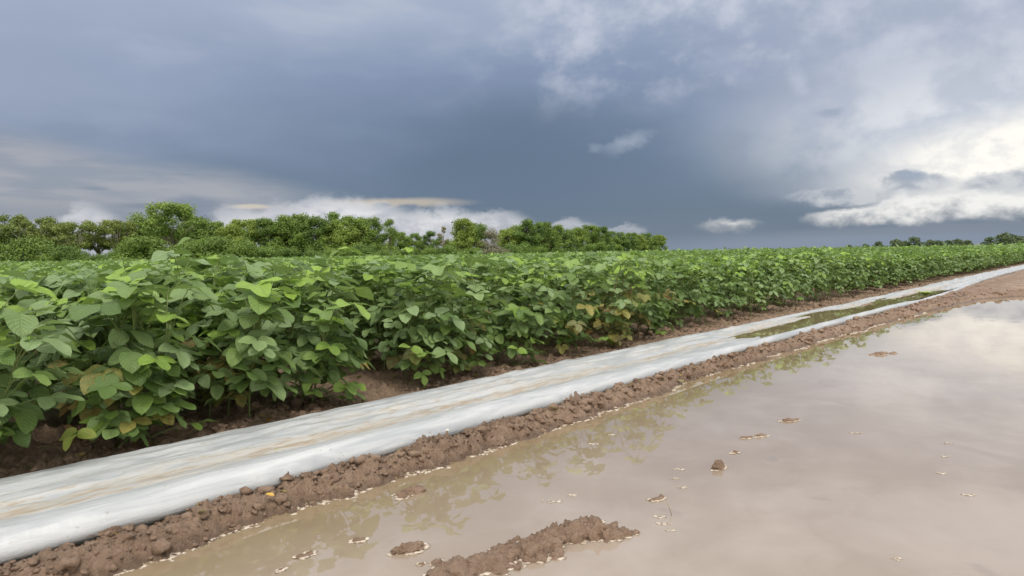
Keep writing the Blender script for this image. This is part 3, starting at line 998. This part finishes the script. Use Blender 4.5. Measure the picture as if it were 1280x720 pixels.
def plan_plant(rs, hgt, lean, front):
    """leaf list [(key, variant, pos, rotz, tilt, scale, age, dry)] and stem paths for one plant"""
    stems, leaves = [], []
    nst = 3
    for k in range(nst):
        a = rs.uniform(0, 6.283)
        sp_ = rs.uniform(.0, .05) if k == 0 else rs.uniform(.06, .13)
        top = Vector((math.cos(a) * sp_, math.sin(a) * sp_, 0)) + Vector(lean) + Vector((0, 0, (hgt - .17) * (1 if k == 0 else rs.uniform(.7, .97))))
        b0 = Vector((0, 0, 0 if k == 0 else rs.uniform(.04, .12)))
        midp = b0.lerp(top, .5) + Vector((math.cos(a), math.sin(a), 0)) * .02
        path = [b0, b0.lerp(midp, .5), midp, midp.lerp(top, .55), top]
        stems.append((path, .0042 if k == 0 else .003))
        nl = 17 if k == 0 else 15
        for j in range(nl):
            f_ = (j + rs.uniform(0, .9)) / nl
            f_ = .10 + .90 * f_
            if f_ > 1: f_ = 1
            pos = path[0].lerp(path[2], f_ * 2) if f_ < .5 else path[2].lerp(path[4], f_ * 2 - 1)
            az_ = rs.uniform(0, 6.283)
            if front > 0 and rs.random() < .45:
                az_ = rs.gauss(-math.pi / 2, .8)
            if f_ > .70: key = 'top'
            elif f_ > .18: key = 'side'
            else: key = 'low'
            if key == 'top' and rs.random() < .22: key = 'side'
            if f_ > .9 and rs.random() < .25: key = 'bud'
            sc = rs.uniform(.78, 1.18)
            age = rs.random() ** 2 * (.55 if f_ < .8 else 1.0)
            if key == 'bud': age = rs.uniform(.5, 1)
            if key == 'low': age = rs.uniform(.2, .6)
            dry = 0.0
            leaves.append([key, rs.randrange(len(FAM[key])), pos, az_, rs.uniform(-12, 12), sc, age, dry, f_])
        leaves.append(['bud', rs.randrange(4), path[-1], rs.uniform(0, 6.28), rs.uniform(-10, 10), rs.uniform(.9, 1.3), rs.uniform(.6, 1), 0, 1])
    return stems, leaves

def stem_mesh(stems, material):
    parts = [tube([tuple(p) for p in path], [r, r * .9, r * .8, r * .65, r * .4], 5, False) for path, r in stems]
    v, f = joinvf(parts)
    return newmesh('stem', v, f, material)

# positions of every plant within reach
def in_view(x, y, marg=2.0):
    a = math.degrees(math.atan2(y, x))
    return (4.8 - marg - 6 < a < 78.6 + marg + 8) or math.hypot(x, y) < 3.2
def row_front(k):
    rs = random.Random(k * 13 + 5)
    return {0: 2.86, 1: 2.93, 2: 3.02}.get(k, 3.05 + rs.uniform(-.07, .08))
def canopy_h(x, y):
    h = .735 - .045 * max(0, 1 - abs(x - 1.4) / 1.8) - .055 * min(1, max(0, (x - 1.5) / 6)) * (1 if y < 5 else .6)
    h += .03 * math.sin(x * .9 + y * 1.7) + .025 * math.sin(y * 2.3 - x * .6)
    return h
cands = []
PR = random.Random(99)
for k in range(-2, 64):
    xr = ROW0 + k * ROWP
    y = row_front(k)
    j = 0
    ymax = 14.5 if xr < 14 else 3.9
    while y < ymax:
        for sgn in (-1, 1):
            wid = .14 if (k == 1 and sgn > 0 or k == 2 and sgn < 0) else .26
            px, py = xr + sgn * wid + PR.uniform(-.035, .035), y + PR.uniform(-.05, .05)
            if in_view(px, py) and (math.hypot(px, py) < 14.5 or (xr >= 12 and py < 4.0)):
                cands.append((px, py, k, j, sgn))
        y += .15 if j < 5 else .20
        j += 1
def score(c_):
    d_ = math.hypot(c_[0], c_[1])
    return d_ + max(0, c_[1] - row_front(c_[2])) * 1.1
cands.sort(key=score)
seen = [c_ for c_ in cands if c_[2] >= 0]
singles, rest = seen[:300], seen[300:] + [c_ for c_ in cands if c_[2] < 0]

DRY = [(1.22, 3.2, .32), (4.35, 3.15, .62), (4.75, 3.15, .55), (6.6, 3.15, .4), (2.9, 3.1, .2), (9.6, 3.2, .35)]
def dryness(x, y):
    v = 0
    for a, b_, r_ in DRY:
        q_ = math.hypot(x - a, (y - b_) * 1.2)
        v = max(v, (1 - q_ / (.40 + r_ * .3)) * min(1, r_ * 1.7))
    return v
ORD = ['first', 'second', 'third', 'fourth', 'fifth', 'sixth', 'seventh', 'eighth', 'ninth', 'tenth']
kmin = 0

# one-mesh foliage for plants too far off to show single leaves
def foliage_arrays(seed, upper=False):
    rs = random.Random(seed)
    stems, leaves = plan_plant(rs, .64, (0, 0, 0), .3)
    VV, FF, AG, DR, RN, off = [], [], [], [], [], 0
    for key, vi, pos, rz, tl, sc, age, dry, f_ in leaves:
        if upper and f_ < .55:
            continue
        M_ = Matrix.Translation(pos) @ Matrix.Rotation(rz, 4, 'Z') @ Matrix.Rotation(R(tl), 4, 'X') @ Matrix.Scale(sc, 4)
        rn = rs.random()
        for m_, s2, li in FAM[key][vi][1]:
            lv, lf, lu = LOW[li]
            mm = M_ @ m_
            VV += [(mm @ (p * s2))[:] for p in lv]
            FF += [tuple(a + off for a in q_) for q_ in lf]
            off = len(VV)
            AG += [age] * len(lv); DR += [rs.random()] * len(lv); RN += [rn] * len(lv)
    return np.array(VV), np.array(FF), np.array(AG), np.array(DR), np.array(RN)
FOL = [foliage_arrays(900 + i) for i in range(6)]
FOLU = [foliage_arrays(900 + i, True) for i in range(6)]
FOL_ME = [npmesh('foliage', a[0], a[1], M_LEAFG, True, {'age': a[2], 'dry': (a[3] > .99) * .8, 'rnd': a[4]}) for a in FOL]
STEM_SHARED = []
for i in range(6):
    st, _ = plan_plant(random.Random(900 + i), .64, (0, 0, 0), .3)
    STEM_SHARED.append(stem_mesh(st, M_STEM))

used_labels = {}
nleaf = 0
for ci, (px, py, k, j, sgn) in enumerate(singles):
    rs = random.Random(5000 + ci)
    dist = math.hypot(px, py)
    rowi = k - kmin
    dv = dryness(px, py)
    side = 'left' if sgn > 0 and False else ('left' if sgn < 0 else 'right')
    look = 'yellowing' if dv > .35 else 'leafy green'
    if rowi < 10 and j < 10:
        if j == 0:
            lab = '%s soybean plant heading the %s file of the %s row from left' % (look, side, ORD[rowi])
        else:
            lab = '%s soybean plant, %s in the %s file of the %s row from left' % (look, ORD[j], side, ORD[rowi])
        grp = 'soybean plants at the front of the field'
    else:
        lab = 'green soybean plant of the dense canopy farther along or deeper in the rows'
        grp = 'soybean plants deeper in the field'
    hgt = canopy_h(px, py) + rs.uniform(-.05, .065 if px < 3 else .09)
    gz = float(height(px, py)) - .005
    t = obj('soybean_plant', None, label=lab, cat='plant', group=grp, loc=(px, py, gz))
    if dist > 7.0:
        vi = ci % 6
        t.rotation_euler = (0, 0, rs.uniform(0, 6.28))
        t.scale = (1, 1, hgt / .64)
        obj('stem', STEM_SHARED[vi], t)
        obj('foliage', FOL_ME[vi], t)
        continue
    front = 1.0 if j < 2 else 0
    lean = (rs.uniform(-.04, .04), (-.15 if j == 0 else -.06 if j == 1 else 0) + rs.uniform(-.03, .03), 0)
    stems, leaves = plan_plant(rs, hgt, lean, front)
    obj('stem', stem_mesh(stems, M_DRYSTEM if dv > .5 else M_STEM), t)
    split = dist < 4.2 and j < 2
    if j < 1 and rs.random() < .8:      # low sprays at the row end
        for q2 in range(26):
            leaves.append([('low', 'side')[q2 % 2], rs.randrange(6), Vector((rs.uniform(-.10, .10), rs.uniform(-.1, -.02), rs.uniform(.02, .28))), rs.gauss(-math.pi / 2, .9), 0, rs.uniform(.8, 1.2), rs.uniform(.25, .7), 0, .1])
    for key, vi, pos, rz, tl, sc, age, dry, f_ in leaves:
        if j > 7 and f_ < .40:
            continue                     # leaves shed in the dense shade
        # leaf drying lower on the tired plants
        dl = 0.0
        if dv > 0 and rs.random() < dv * 1.1 * (1.2 - f_ * 1.15):
            dl = rs.uniform(.55, 1.0)
        elif f_ < .3 and rs.random() < .03:
            dl = rs.uniform(.4, .9)
        if key in ('top', 'bud'):
            dl *= .45
        if dist < 6:
            sc *= 1.28 if dist < 4 else 1.1
        rn = rs.random()
        M_ = Matrix.Translation(pos) @ Matrix.Rotation(rz, 4, 'Z') @ Matrix.Rotation(R(tl), 4, 'X') @ Matrix.Scale(sc, 4)
        if split:
            lf = obj('leaf', PET_ME[key, vi], t)
            lf.matrix_local = M_
            for m_, s2, li in FAM[key][vi][1]:
                q_ = obj('leaflet', LEAFLET_ME[li], lf)
                q_.matrix_local = m_ @ Matrix.Scale(s2, 4)
                q_['age'] = min(1.0, max(0.0, age + rs.uniform(-.08, .08))); q_['dry'] = dl; q_['rnd'] = min(1.0, max(0.0, rn + rs.uniform(-.12, .12)))
                nleaf += 1
        else:
            lf = obj('leaf', LEAF_ME[key, vi], t)
            lf.matrix_local = M_
            lf['age'] = float(age); lf['dry'] = float(dl); lf['rnd'] = float(rn)
            nleaf += 1

# the rest of the crop as one mass: plants joined, then a closed canopy that thins to its top leaves
VV, FF, AG, DR, RN, off = [], [], [], [], [], 0
for ci, (px, py, k, j, sgn) in enumerate(rest):
    rs = random.Random(9000 + ci)
    upper = j > 2
    a = (FOLU if upper else FOL)[rs.randrange(6)]
    ang = rs.uniform(0, 6.283)
    ca, sa = math.cos(ang), math.sin(ang)
    hs = (canopy_h(px, py) + rs.uniform(-.04, .04)) / .64
    v = a[0]
    sc = 1.0 if px < 20 else 1.15
    v = np.stack([(v[:, 0] * ca - v[:, 1] * sa) * sc + px, (v[:, 0] * sa + v[:, 1] * ca) * sc + py, v[:, 2] * hs + .06], -1)
    VV.append(v); FF.append(a[1] + off); off += len(v)
    AG.append(a[2]); DR.append((a[3] > (.992 if dryness(px, py) < .2 else .8)) * .8); RN.append(a[4])

def canopy_sheet(r0, r1, dens, size):
    """leaflets of a given size spread over the canopy top of a ring sector"""
    a0, a1 = R(-4), R(86)
    n = int(.5 * (a1 - a0) * (r1 ** 2 - r0 ** 2) * dens)
    r = np.sqrt(RS.uniform(r0 ** 2, r1 ** 2, n))
    a = RS.uniform(a0, a1, n)
    x, y = r * np.cos(a), r * np.sin(a)
    keep = y > 3.15
    x, y = x[keep], y[keep]
    n = len(x)
    rowd = np.abs(((x - ROW0) / ROWP + .5) % 1 - .5) * 2
    zt = .75 + .03 * np.sin(x * .9 + y * 1.7) + .10 * fbm(x * .8, y * .8, 3, 7) - .07 * rowd ** 2 - .10 * (1 - sstep(3.1, 3.6, y))
    z = zt - .16 * RS.rand(n) ** 1.6 + .05 * (RS.rand(n) > .9)
    # leaflet: 6 verts, 4 tris
    base_v = np.array([(0, 0, 0), (.45, .33, .10), (1, 0, -.12), (.45, -.33, .10), (.5, 0, 0)])
    base_f = np.array([(0, 4, 1), (1, 4, 2), (0, 3, 4), (3, 2, 4)])
    yawa = RS.uniform(0, 6.283, n)
    tilt = RS.normal(.15, .45, n)
    sz = size * RS.uniform(.7, 1.25, n)
    cv = base_v[None] * sz[:, None, None]
    ct, st_ = np.cos(tilt)[:, None], np.sin(tilt)[:, None]
    X = cv[:, :, 0] * ct + cv[:, :, 2] * st_
    Z = -cv[:, :, 0] * st_ + cv[:, :, 2] * ct
    Y = cv[:, :, 1]
    cy_, sy_ = np.cos(yawa)[:, None], np.sin(yawa)[:, None]
    P = np.stack([X * cy_ - Y * sy_ + x[:, None], X * sy_ + Y * cy_ + y[:, None], Z + z[:, None]], -1)
    fidx = (base_f[None] + (np.arange(n) * 5)[:, None, None]).reshape(-1, 3)
    age = np.repeat(RS.rand(n) ** 2 * .9, 5)
    return P.reshape(-1, 3), fidx, age, np.repeat(np.clip(RS.rand(n) * .7 + .15 + .6 * fbm(x * .35, y * .35, 3, 19), 0, 1), 5)
# LOW leaflets are quads; split them so that the joined mass is all triangles
FF = [np.concatenate([f[:, [0, 1, 2]], f[:, [0, 2, 3]]]) for f in FF]
for r0, r1, dens, size in ((13.8, 26, 300, .095), (26, 50, 90, .16), (50, 110, 16, .34), (110, 320, 1.6, .9)):
    P, fidx, age, rn = canopy_sheet(r0, r1, dens, size)
    VV.append(P); FF.append(fidx + off); off += len(P)
    AG.append(age); DR.append(age * 0); RN.append(rn)
# closed canopy body below the top leaves
rr = np.concatenate([np.arange(13.4, 60, 1.2), np.geomspace(60, 2600, 40)])
aa = np.radians(np.linspace(-3, 90, 160))
A, B = np.meshgrid(rr, aa, indexing='ij')
X, Y = A * np.cos(B), A * np.sin(B)
Y = np.maximum(Y, 3.35)
Zc = .56 + .05 * fbm(X * .8, Y * .8, 3, 7) + .17 * sstep(150, 320, A)
Zc = np.where(Y < 3.36, .25, Zc)
ixc = np.arange(A.size).reshape(A.shape)
q = np.stack([ixc[:-1, :-1], ixc[1:, :-1], ixc[1:, 1:], ixc[:-1, 1:]], -1).reshape(-1, 4)
q3 = np.concatenate([q[:, [0, 1, 2]], q[:, [0, 2, 3]]])
VV.append(np.stack([X.ravel(), Y.ravel(), Zc.ravel()], -1)); FF.append(q3 + off); off += A.size
AG.append(np.full(A.size, .35)); DR.append(np.zeros(A.size)); RN.append(RS.rand(A.size))
AV = {'age': np.concatenate(AG), 'dry': np.concatenate(DR), 'rnd': np.concatenate(RN)}
obj('soybean_crop', npmesh('soybean_crop', np.concatenate(VV), np.concatenate(FF), M_LEAFG, True, AV), kind='stuff',
    label='dense green soybean canopy stretching away to the horizon')

# leaf litter and weed wisps under the row ends
def litter_pt(i):
    s = .5 + 7 * RS.rand()
    d = 2.95 + .6 * RS.rand()
    return s, d
parts = []
for i in range(420):
    s, d = litter_pt(i)
    z = float(height(s, d)) + .006
    a = RS.rand() * 6.28
    L_ = RS.uniform(.03, .11)
    parts.append(tube([(s, d, z), (s + math.cos(a) * L_ * .5, d + math.sin(a) * L_ * .5, z + RS.uniform(0, .025)), (s + math.cos(a + .4) * L_, d + math.sin(a + .4) * L_, z + RS.uniform(-.01, .02))],
                      [.0012, .001, .0006], 3, False))
v, f = joinvf(parts)
obj('stalk_litter', newmesh('stalk_litter', v, f, M_STRAW), kind='stuff', label='dry stalk litter on the soil under the row ends')

fl_v, fl_f, fl_o = [], [], 0
fr_ = random.Random(77)
AGE_, DRY_, RND_ = [], [], []
for i in range(260):
    s_, d_ = .4 + 9 * fr_.random() ** 1.3, 2.80 + .9 * fr_.random() ** 1.2
    if fr_.random() < .06:
        s_, d_ = .5 + 4 * fr_.random(), 1.93 + .08 * fr_.random()
    lv, lf, lu = LOW[i % 6]
    M_ = Matrix.Translation((s_, d_, float(height(s_, d_)) + .008)) @ Matrix.Rotation(fr_.uniform(0, 6.28), 4, 'Z') @ Matrix.Rotation(fr_.uniform(-.4, .3), 4, 'Y') @ Matrix.Rotation(fr_.uniform(-.4, .4), 4, 'X') @ Matrix.Scale(fr_.uniform(.012, .05), 4)
    fl_v += [(M_ @ p)[:] for p in lv]
    fl_f += [tuple(a + fl_o for a in q_) for q_ in lf]
    fl_o = len(fl_v)
    AGE_ += [.2] * len(lv); DRY_ += [fr_.choice((.9, 1.0, .7))] * len(lv); RND_ += [.45 + .55 * fr_.random()] * len(lv)
obj('leaf_litter', npmesh('leaf_litter', np.array(fl_v), np.array(fl_f), M_LEAFG, True, {'age': AGE_, 'dry': DRY_, 'rnd': RND_}), kind='stuff',
    label='small dead leaves scattered on the soil below the plants')

# fallen leaf pieces on the pipe and mud
def fallen(name, x, y, z, size, rz, material, label, li=0, tilt=.1):
    lv, lf, lu = LEAFLETS[li]
    o = obj(name, newmesh(name, [p * size for p in lv], lf, material, True, lu), label=label, cat='leaf', loc=(x, y, z))
    o.rotation_euler = (tilt, .15, rz)
fallen('fallen_leaf', 1.13, 2.69, .083, .045, -.2, M_FALLEN, 'fallen yellow leaf on the far edge of the white pipe', 1)
fallen('fallen_leaf', 1.23, 2.24, .102, .016, .5, M_FALLENG, 'tiny green leaf scrap lying on the white pipe', 2)
fallen('fallen_leaf', 1.03, 1.945, .062, .03, -.9, M_FALLEN, 'orange leaf scrap on the mud beside the waterline', 3)
for a_ in (0, 1.9, 3.6, 5.0):
    pass
v, f = [], []
vs_all = []
for a_ in range(7):
    lv, lf, lu = LEAFLETS[a_ % 6]
    mm = Matrix.Translation((0, 0, .02)) @ Matrix.Rotation(a_ * .9, 4, 'Z') @ Matrix.Rotation(R(-25), 4, 'Y') @ Matrix.Scale(.13, 4)
    vs_all.append(([mm @ p for p in lv], lf))
v, f = joinvf(vs_all)
obj('weed', newmesh('weed', v, f, M_FALLENG), label='small lime green weed at the far end of the pooled water', cat='plant', loc=(11.9, 2.2, .05))
v, f = lump(ICO2, 88, .2, 1, .7, 0)
o = obj('pebble', newmesh('pebble', v.tolist(), f.tolist(), M_PEBBLE), label='small white pebble on top of the mud bank', cat='pebble', loc=(1.84, 2.0, .083))
o.scale = (.009, .009, .009)

# ------------------------------------------------------------------ trees
def crown_mesh(name, H, Wd, kind, material, seed, nleaf_=2600, low=0.05):
    rs = np.random.RandomState(seed)
    blobs = []
    nb = {'dome': 70, 'open': 48, 'bush': 14, 'tall': 20, 'bare': 14}[kind]
    for i in range(nb):
        f_ = rs.rand()
        if kind == 'dome':
            z = H * (.05 + .92 * f_); rad = Wd * .5 * math.sin(math.pi * min(.97, .30 + .62 * f_)) ** .7
            r = Wd * rs.uniform(.07, .15)
        elif kind == 'open':
            z = H * (.42 + .55 * f_); rad = Wd * .5 * (.55 + .45 * math.sin(math.pi * f_))
            r = Wd * rs.uniform(.06, .125)
        elif kind == 'bush':
            z = H * (.05 + .85 * f_); rad = Wd * .5 * (1 - .6 * f_ ** 2)
            r = Wd * rs.uniform(.14, .24)
        elif kind == 'tall':
            z = H * (.25 + .72 * f_); rad = Wd * .36 * (1 - .5 * abs(f_ - .5))
            r = Wd * rs.uniform(.12, .2)
        else:
            z = H * (.3 + .68 * f_); rad = Wd * .4 * (1 - .5 * f_)
            r = Wd * rs.uniform(.07, .12)
        a = rs.rand() * 6.283
        q_ = rad * rs.rand() ** .5
        z = min(z, H - r * .6)
        blobs.append((math.cos(a) * q_, math.sin(a) * q_, max(z, r * .5), r))
    wts = np.array([b_[3] ** 2 for b_ in blobs]); wts /= wts.sum()
    which = rs.choice(len(blobs), nleaf_, p=wts)
    B_ = np.array(blobs)[which]
    dirs = rs.normal(size=(nleaf_, 3)); dirs /= np.linalg.norm(dirs, axis=1)[:, None]
    rad = B_[:, 3] * (.30 + .95 * rs.rand(nleaf_) ** .8) * (1 + .25 * np.sin(dirs[:, 0] * 5 + which) * np.cos(dirs[:, 2] * 6))
    P = B_[:, :3] + dirs * rad[:, None] * np.array([1, 1, .72])
    # small two-triangle leaf sprays facing roughly outwards/up
    nrm = dirs + rs.normal(size=(nleaf_, 3)) * .6 + np.array([0, 0, .5])
    nrm /= np.linalg.norm(nrm, axis=1)[:, None]
    tg = np.cross(nrm, rs.normal(size=(nleaf_, 3))); tg /= np.linalg.norm(tg, axis=1)[:, None] + 1e-9
    bt = np.cross(nrm, tg)
    s = rs.uniform(.10, .25, nleaf_)[:, None] * (Wd / 9.0) ** .5 * (4 if name == 'far_crown' else 1)
    q4 = np.stack([P - tg * s, P - bt * s * .6, P + tg * s, P + bt * s * .6], 1)
    fidx = np.arange(nleaf_ * 4).reshape(-1, 4)
    clump = rs.rand(len(blobs))[which] * .7 + rs.rand(nleaf_) * .3
    me = npmesh(name, q4.reshape(-1, 3), fidx, material, False, {'rnd': np.repeat(clump, 4)})
    return me, blobs

def trunk_mesh(H, blobs, r0, seed, material, fork=.35):
    rs = random.Random(seed)
    parts = []
    lean = (rs.uniform(-.04, .04) * H, rs.uniform(-.04, .04) * H)
    topz = H * .72
    main = [(0, 0, -.3), (lean[0] * .3, lean[1] * .3, H * .15), (lean[0] * .6, lean[1] * .6, H * fork), (lean[0], lean[1], topz)]
    parts.append(tube(main, [r0 * 1.3, r0, r0 * .8, r0 * .25], 8))
    for i, (bx, by, bz, br) in enumerate(blobs):
        if i % 2 or bz < H * .25:
            continue
        st = rs.uniform(.2, .8)
        z0 = H * fork * (.6 + .4 * st) if bz > H * fork else bz * .6
        s_ = Vector((lean[0] * .5, lean[1] * .5, z0))
        e_ = Vector((bx, by, bz))
        mid_ = s_.lerp(e_, .5) + Vector((0, 0, H * .03))
        parts.append(tube([tuple(s_), tuple(mid_), tuple(e_)], [r0 * .5, r0 * .33, r0 * .1], 6))
    v, f = joinvf(parts)
    return newmesh('trunk', v, f, material)

TV = {}
for key, (H, Wd, kind, mk, n, bark, nvar) in {
        'dome': (10.5, 9.8, 'dome', 'mid', 16000, M_BARK, 3), 'deep': (10.5, 9.6, 'dome', 'deep', 16000, M_BARK, 3),
        'olive': (10.5, 10, 'open', 'olive', 9000, M_BARKP, 3), 'open': (12, 13, 'open', 'mid', 10000, M_BARKP, 1),
        'bush': (5.0, 8, 'bush', 'deep', 7000, M_BARK, 3), 'tall': (10, 5, 'tall', 'mid', 4500, M_BARK, 2),
        'bare': (9, 5, 'bare', 'grey', 2200, M_BARKP, 1), 'greybush': (8, 8, 'bush', 'grey', 6000, M_BARKP, 1),
        'far': (10, 14, 'dome', 'far', 900, M_BARK, 3)}.items():
    TV[key] = []
    for i in range(nvar):
        cm, bl = crown_mesh('far_crown' if key == 'far' else 'crown', H, Wd, kind, M_T[mk], hash(key) % 1 + len(TV) * 31 + i * 7 + 3, n)
        TV[key].append((cm, trunk_mesh(H, bl, H * .02, i + len(TV) * 9, bark), H))

fx, rx_ = Vector((math.cos(yaw), math.sin(yaw), 0)), Vector((math.sin(yaw), -math.cos(yaw), 0))
def depth_pos(lat, dep):
    """lat: metres to the right per metre of depth; dep: metres ahead"""
    p = fx * dep + rx_ * (lat * dep)
    return p.x, p.y
tn = {}
def tree(key, lat, dep, H, label, grp, wscale=1.0):
    tn[key] = tn.get(key, 0) + 1
    cm, tm, H0 = TV[key][tn[key] % len(TV[key])]
    x, y = depth_pos(lat, dep)
    nm = {'bush': 'shrub', 'greybush': 'shrub'}.get(key, 'tree')
    t = obj(nm, None, label=label, cat='shrub' if nm == 'shrub' else 'tree', group=grp, loc=(x, y, 0))
    s = H / H0
    t.scale = (s * wscale, s * wscale, s)
    t.rotation_euler = (0, 0, random.uniform(0, 6.28))
    obj('trunk', tm, t)
    obj('crown', cm, t)

def lat_of(px):
    return (px - 640) / 853.0
# main belt, left to right: (lateral ratio, depth, height, kind)
belt = [(-20, 128, 9.3, 'olive'), (14, 132, 9.2, 'olive'), (45, 130, 9.4, 'olive'), (72, 135, 9.0, 'olive'), (98, 130, 9.0, 'olive'), (125, 136, 8.6, 'olive'),
        (150, 134, 8.6, 'olive'), (172, 138, 9.0, 'deep'), (192, 140, 8.3, 'dome'), (219, 128, 10.6, 'open'), (246, 142, 8.6, 'dome'), (268, 145, 8.0, 'deep'),
        (290, 140, 8.0, 'dome'), (310, 150, 9.3, 'open'), (334, 148, 9.6, 'deep'), (352, 150, 9.5, 'deep'), (372, 152, 9.9, 'deep'), (392, 150, 10.0, 'deep'),
        (412, 150, 9.9, 'deep'), (430, 148, 8.8, 'dome'), (446, 150, 9.4, 'dome'), (462, 152, 8.6, 'deep'), (487, 150, 9.0, 'tall'), (500, 170, 6.6, 'dome'),
        (522, 175, 6.2, 'dome'), (540, 178, 6.4, 'deep'), (556, 170, 7.8, 'bare'), (582, 172, 10.2, 'dome'), (598, 178, 9.6, 'deep'), (616, 174, 6.8, 'greybush'),
        (634, 200, 7.4, 'dome'), (648, 205, 8.8, 'dome'), (664, 200, 10.2, 'deep'), (680, 210, 9.6, 'deep'), (694, 215, 9.4, 'dome'), (708, 220, 9.2, 'deep'),
        (722, 230, 8.8, 'dome'), (740, 240, 9.6, 'deep'), (752, 250, 10.2, 'deep'), (764, 262, 9.8, 'dome'), (776, 275, 9.4, 'deep'), (788, 290, 9.6, 'deep'),
        (798, 305, 9.6, 'dome'), (808, 320, 9.6, 'deep'), (816, 335, 9.4, 'deep'), (824, 350, 9.2, 'dome')]
desc = {'olive': 'olive open-crowned tree with pale limbs', 'deep': 'dense dark green tree', 'dome': 'rounded mid green tree', 'open': 'broad airy tree with pale forking trunk',
        'tall': 'slender upright tree with a narrow crown', 'bare': 'thin half-bare grey tree', 'greybush': 'pale grey-brown bushy tree'}
cnt = {}
tot = {}
for b_ in belt: tot[b_[3]] = tot.get(b_[3], 0) + 1
ORDX = ORD + ['eleventh', 'twelfth', 'thirteenth', 'fourteenth', 'fifteenth', 'sixteenth', 'seventeenth', 'eighteenth', 'nineteenth', 'twentieth']
for px, dep, H, key in belt:
    cnt[key] = cnt.get(key, 0) + 1
    if tot[key] == 1:
        lab = desc[key] + ' in the tree belt behind the field'
    else:
        lab = '%s, %s of its kind from left in the belt' % (desc[key], ORDX[cnt[key] - 1])
    tree(key, lat_of(px), dep, H * random.uniform(.96, 1.16), lab, 'trees of the belt behind the field')
bushes = [(x, 118 + (max(0, x - 450)) * .35) for x in (-14, 3, 20, 38, 55, 72, 88, 118, 150, 182, 212, 240, 268, 300, 330, 362, 395, 425, 452, 480, 508, 535, 560, 590, 618, 645, 672, 698, 722, 745)]
n_b = len(bushes)
for i, (px, dep) in enumerate(bushes):
    tree('bush', lat_of(px), dep, 2.6 + 2.6 * random.random() ** 1.8, '%s of the low green shrubs fringing the tree belt' % ('leftmost' if i == 0 else (ORDX[i] + ' from left' if i < 15 else ORDX[n_b - 1 - i] + ' from right')), 'shrubs at the foot of the tree belt', 1.15)
far = [(1062, 1100, 8), (1082, 1100, 9), (1098, 1080, 12), (1121, 1000, 14), (1130, 1020, 12), (1143, 960, 16), (1162, 1050, 13), (1174, 1050, 12), (1186, 1080, 12),
       (1196, 1020, 13), (1209, 1080, 12), (1236, 950, 14), (1258, 820, 17), (1270, 830, 14), (1286, 850, 14)]
for i, (px, dep, H) in enumerate(far):
    tree('far', lat_of(px), dep, H, '%s from the left of the distant trees on the right horizon' % ORDX[i], 'distant trees on the right horizon')
x, y = depth_pos(lat_of(1222), 1000)
t = obj('far_barn', None, label='tiny pale barn between distant trees on the right horizon', cat='barn', loc=(x, y, 0))
v = [(-6, -4, 0), (6, -4, 0), (6, 4, 0), (-6, 4, 0), (-6, -4, 3.4), (6, -4, 3.4), (6, 4, 3.4), (-6, 4, 3.4), (-6, 0, 5.2), (6, 0, 5.2)]
f = [(0, 1, 5, 4), (1, 2, 6, 5), (2, 3, 7, 6), (3, 0, 4, 7), (4, 7, 8), (5, 9, 6)]
obj('wall', newmesh('wall', v, f, M_BARN, False), t)
v = [(-6.4, -4.5, 3.3), (6.4, -4.5, 3.3), (6.4, 0, 5.45), (-6.4, 0, 5.45), (6.4, 4.5, 3.3), (-6.4, 4.5, 3.3),
     (-6.4, -4.5, 3.15), (6.4, -4.5, 3.15), (6.4, 0, 5.3), (-6.4, 0, 5.3), (6.4, 4.5, 3.15), (-6.4, 4.5, 3.15)]
f = [(0, 1, 2, 3), (3, 2, 4, 5), (7, 6, 9, 8), (8, 9, 11, 10), (0, 6, 7, 1), (5, 4, 10, 11), (1, 7, 8, 2), (2, 8, 10, 4), (0, 3, 9, 6), (3, 5, 11, 9)]
obj('roof', newmesh('roof', v, f, M_ROOF, False), t)
print('leaf objects', nleaf, 'objects', len(bpy.data.objects))
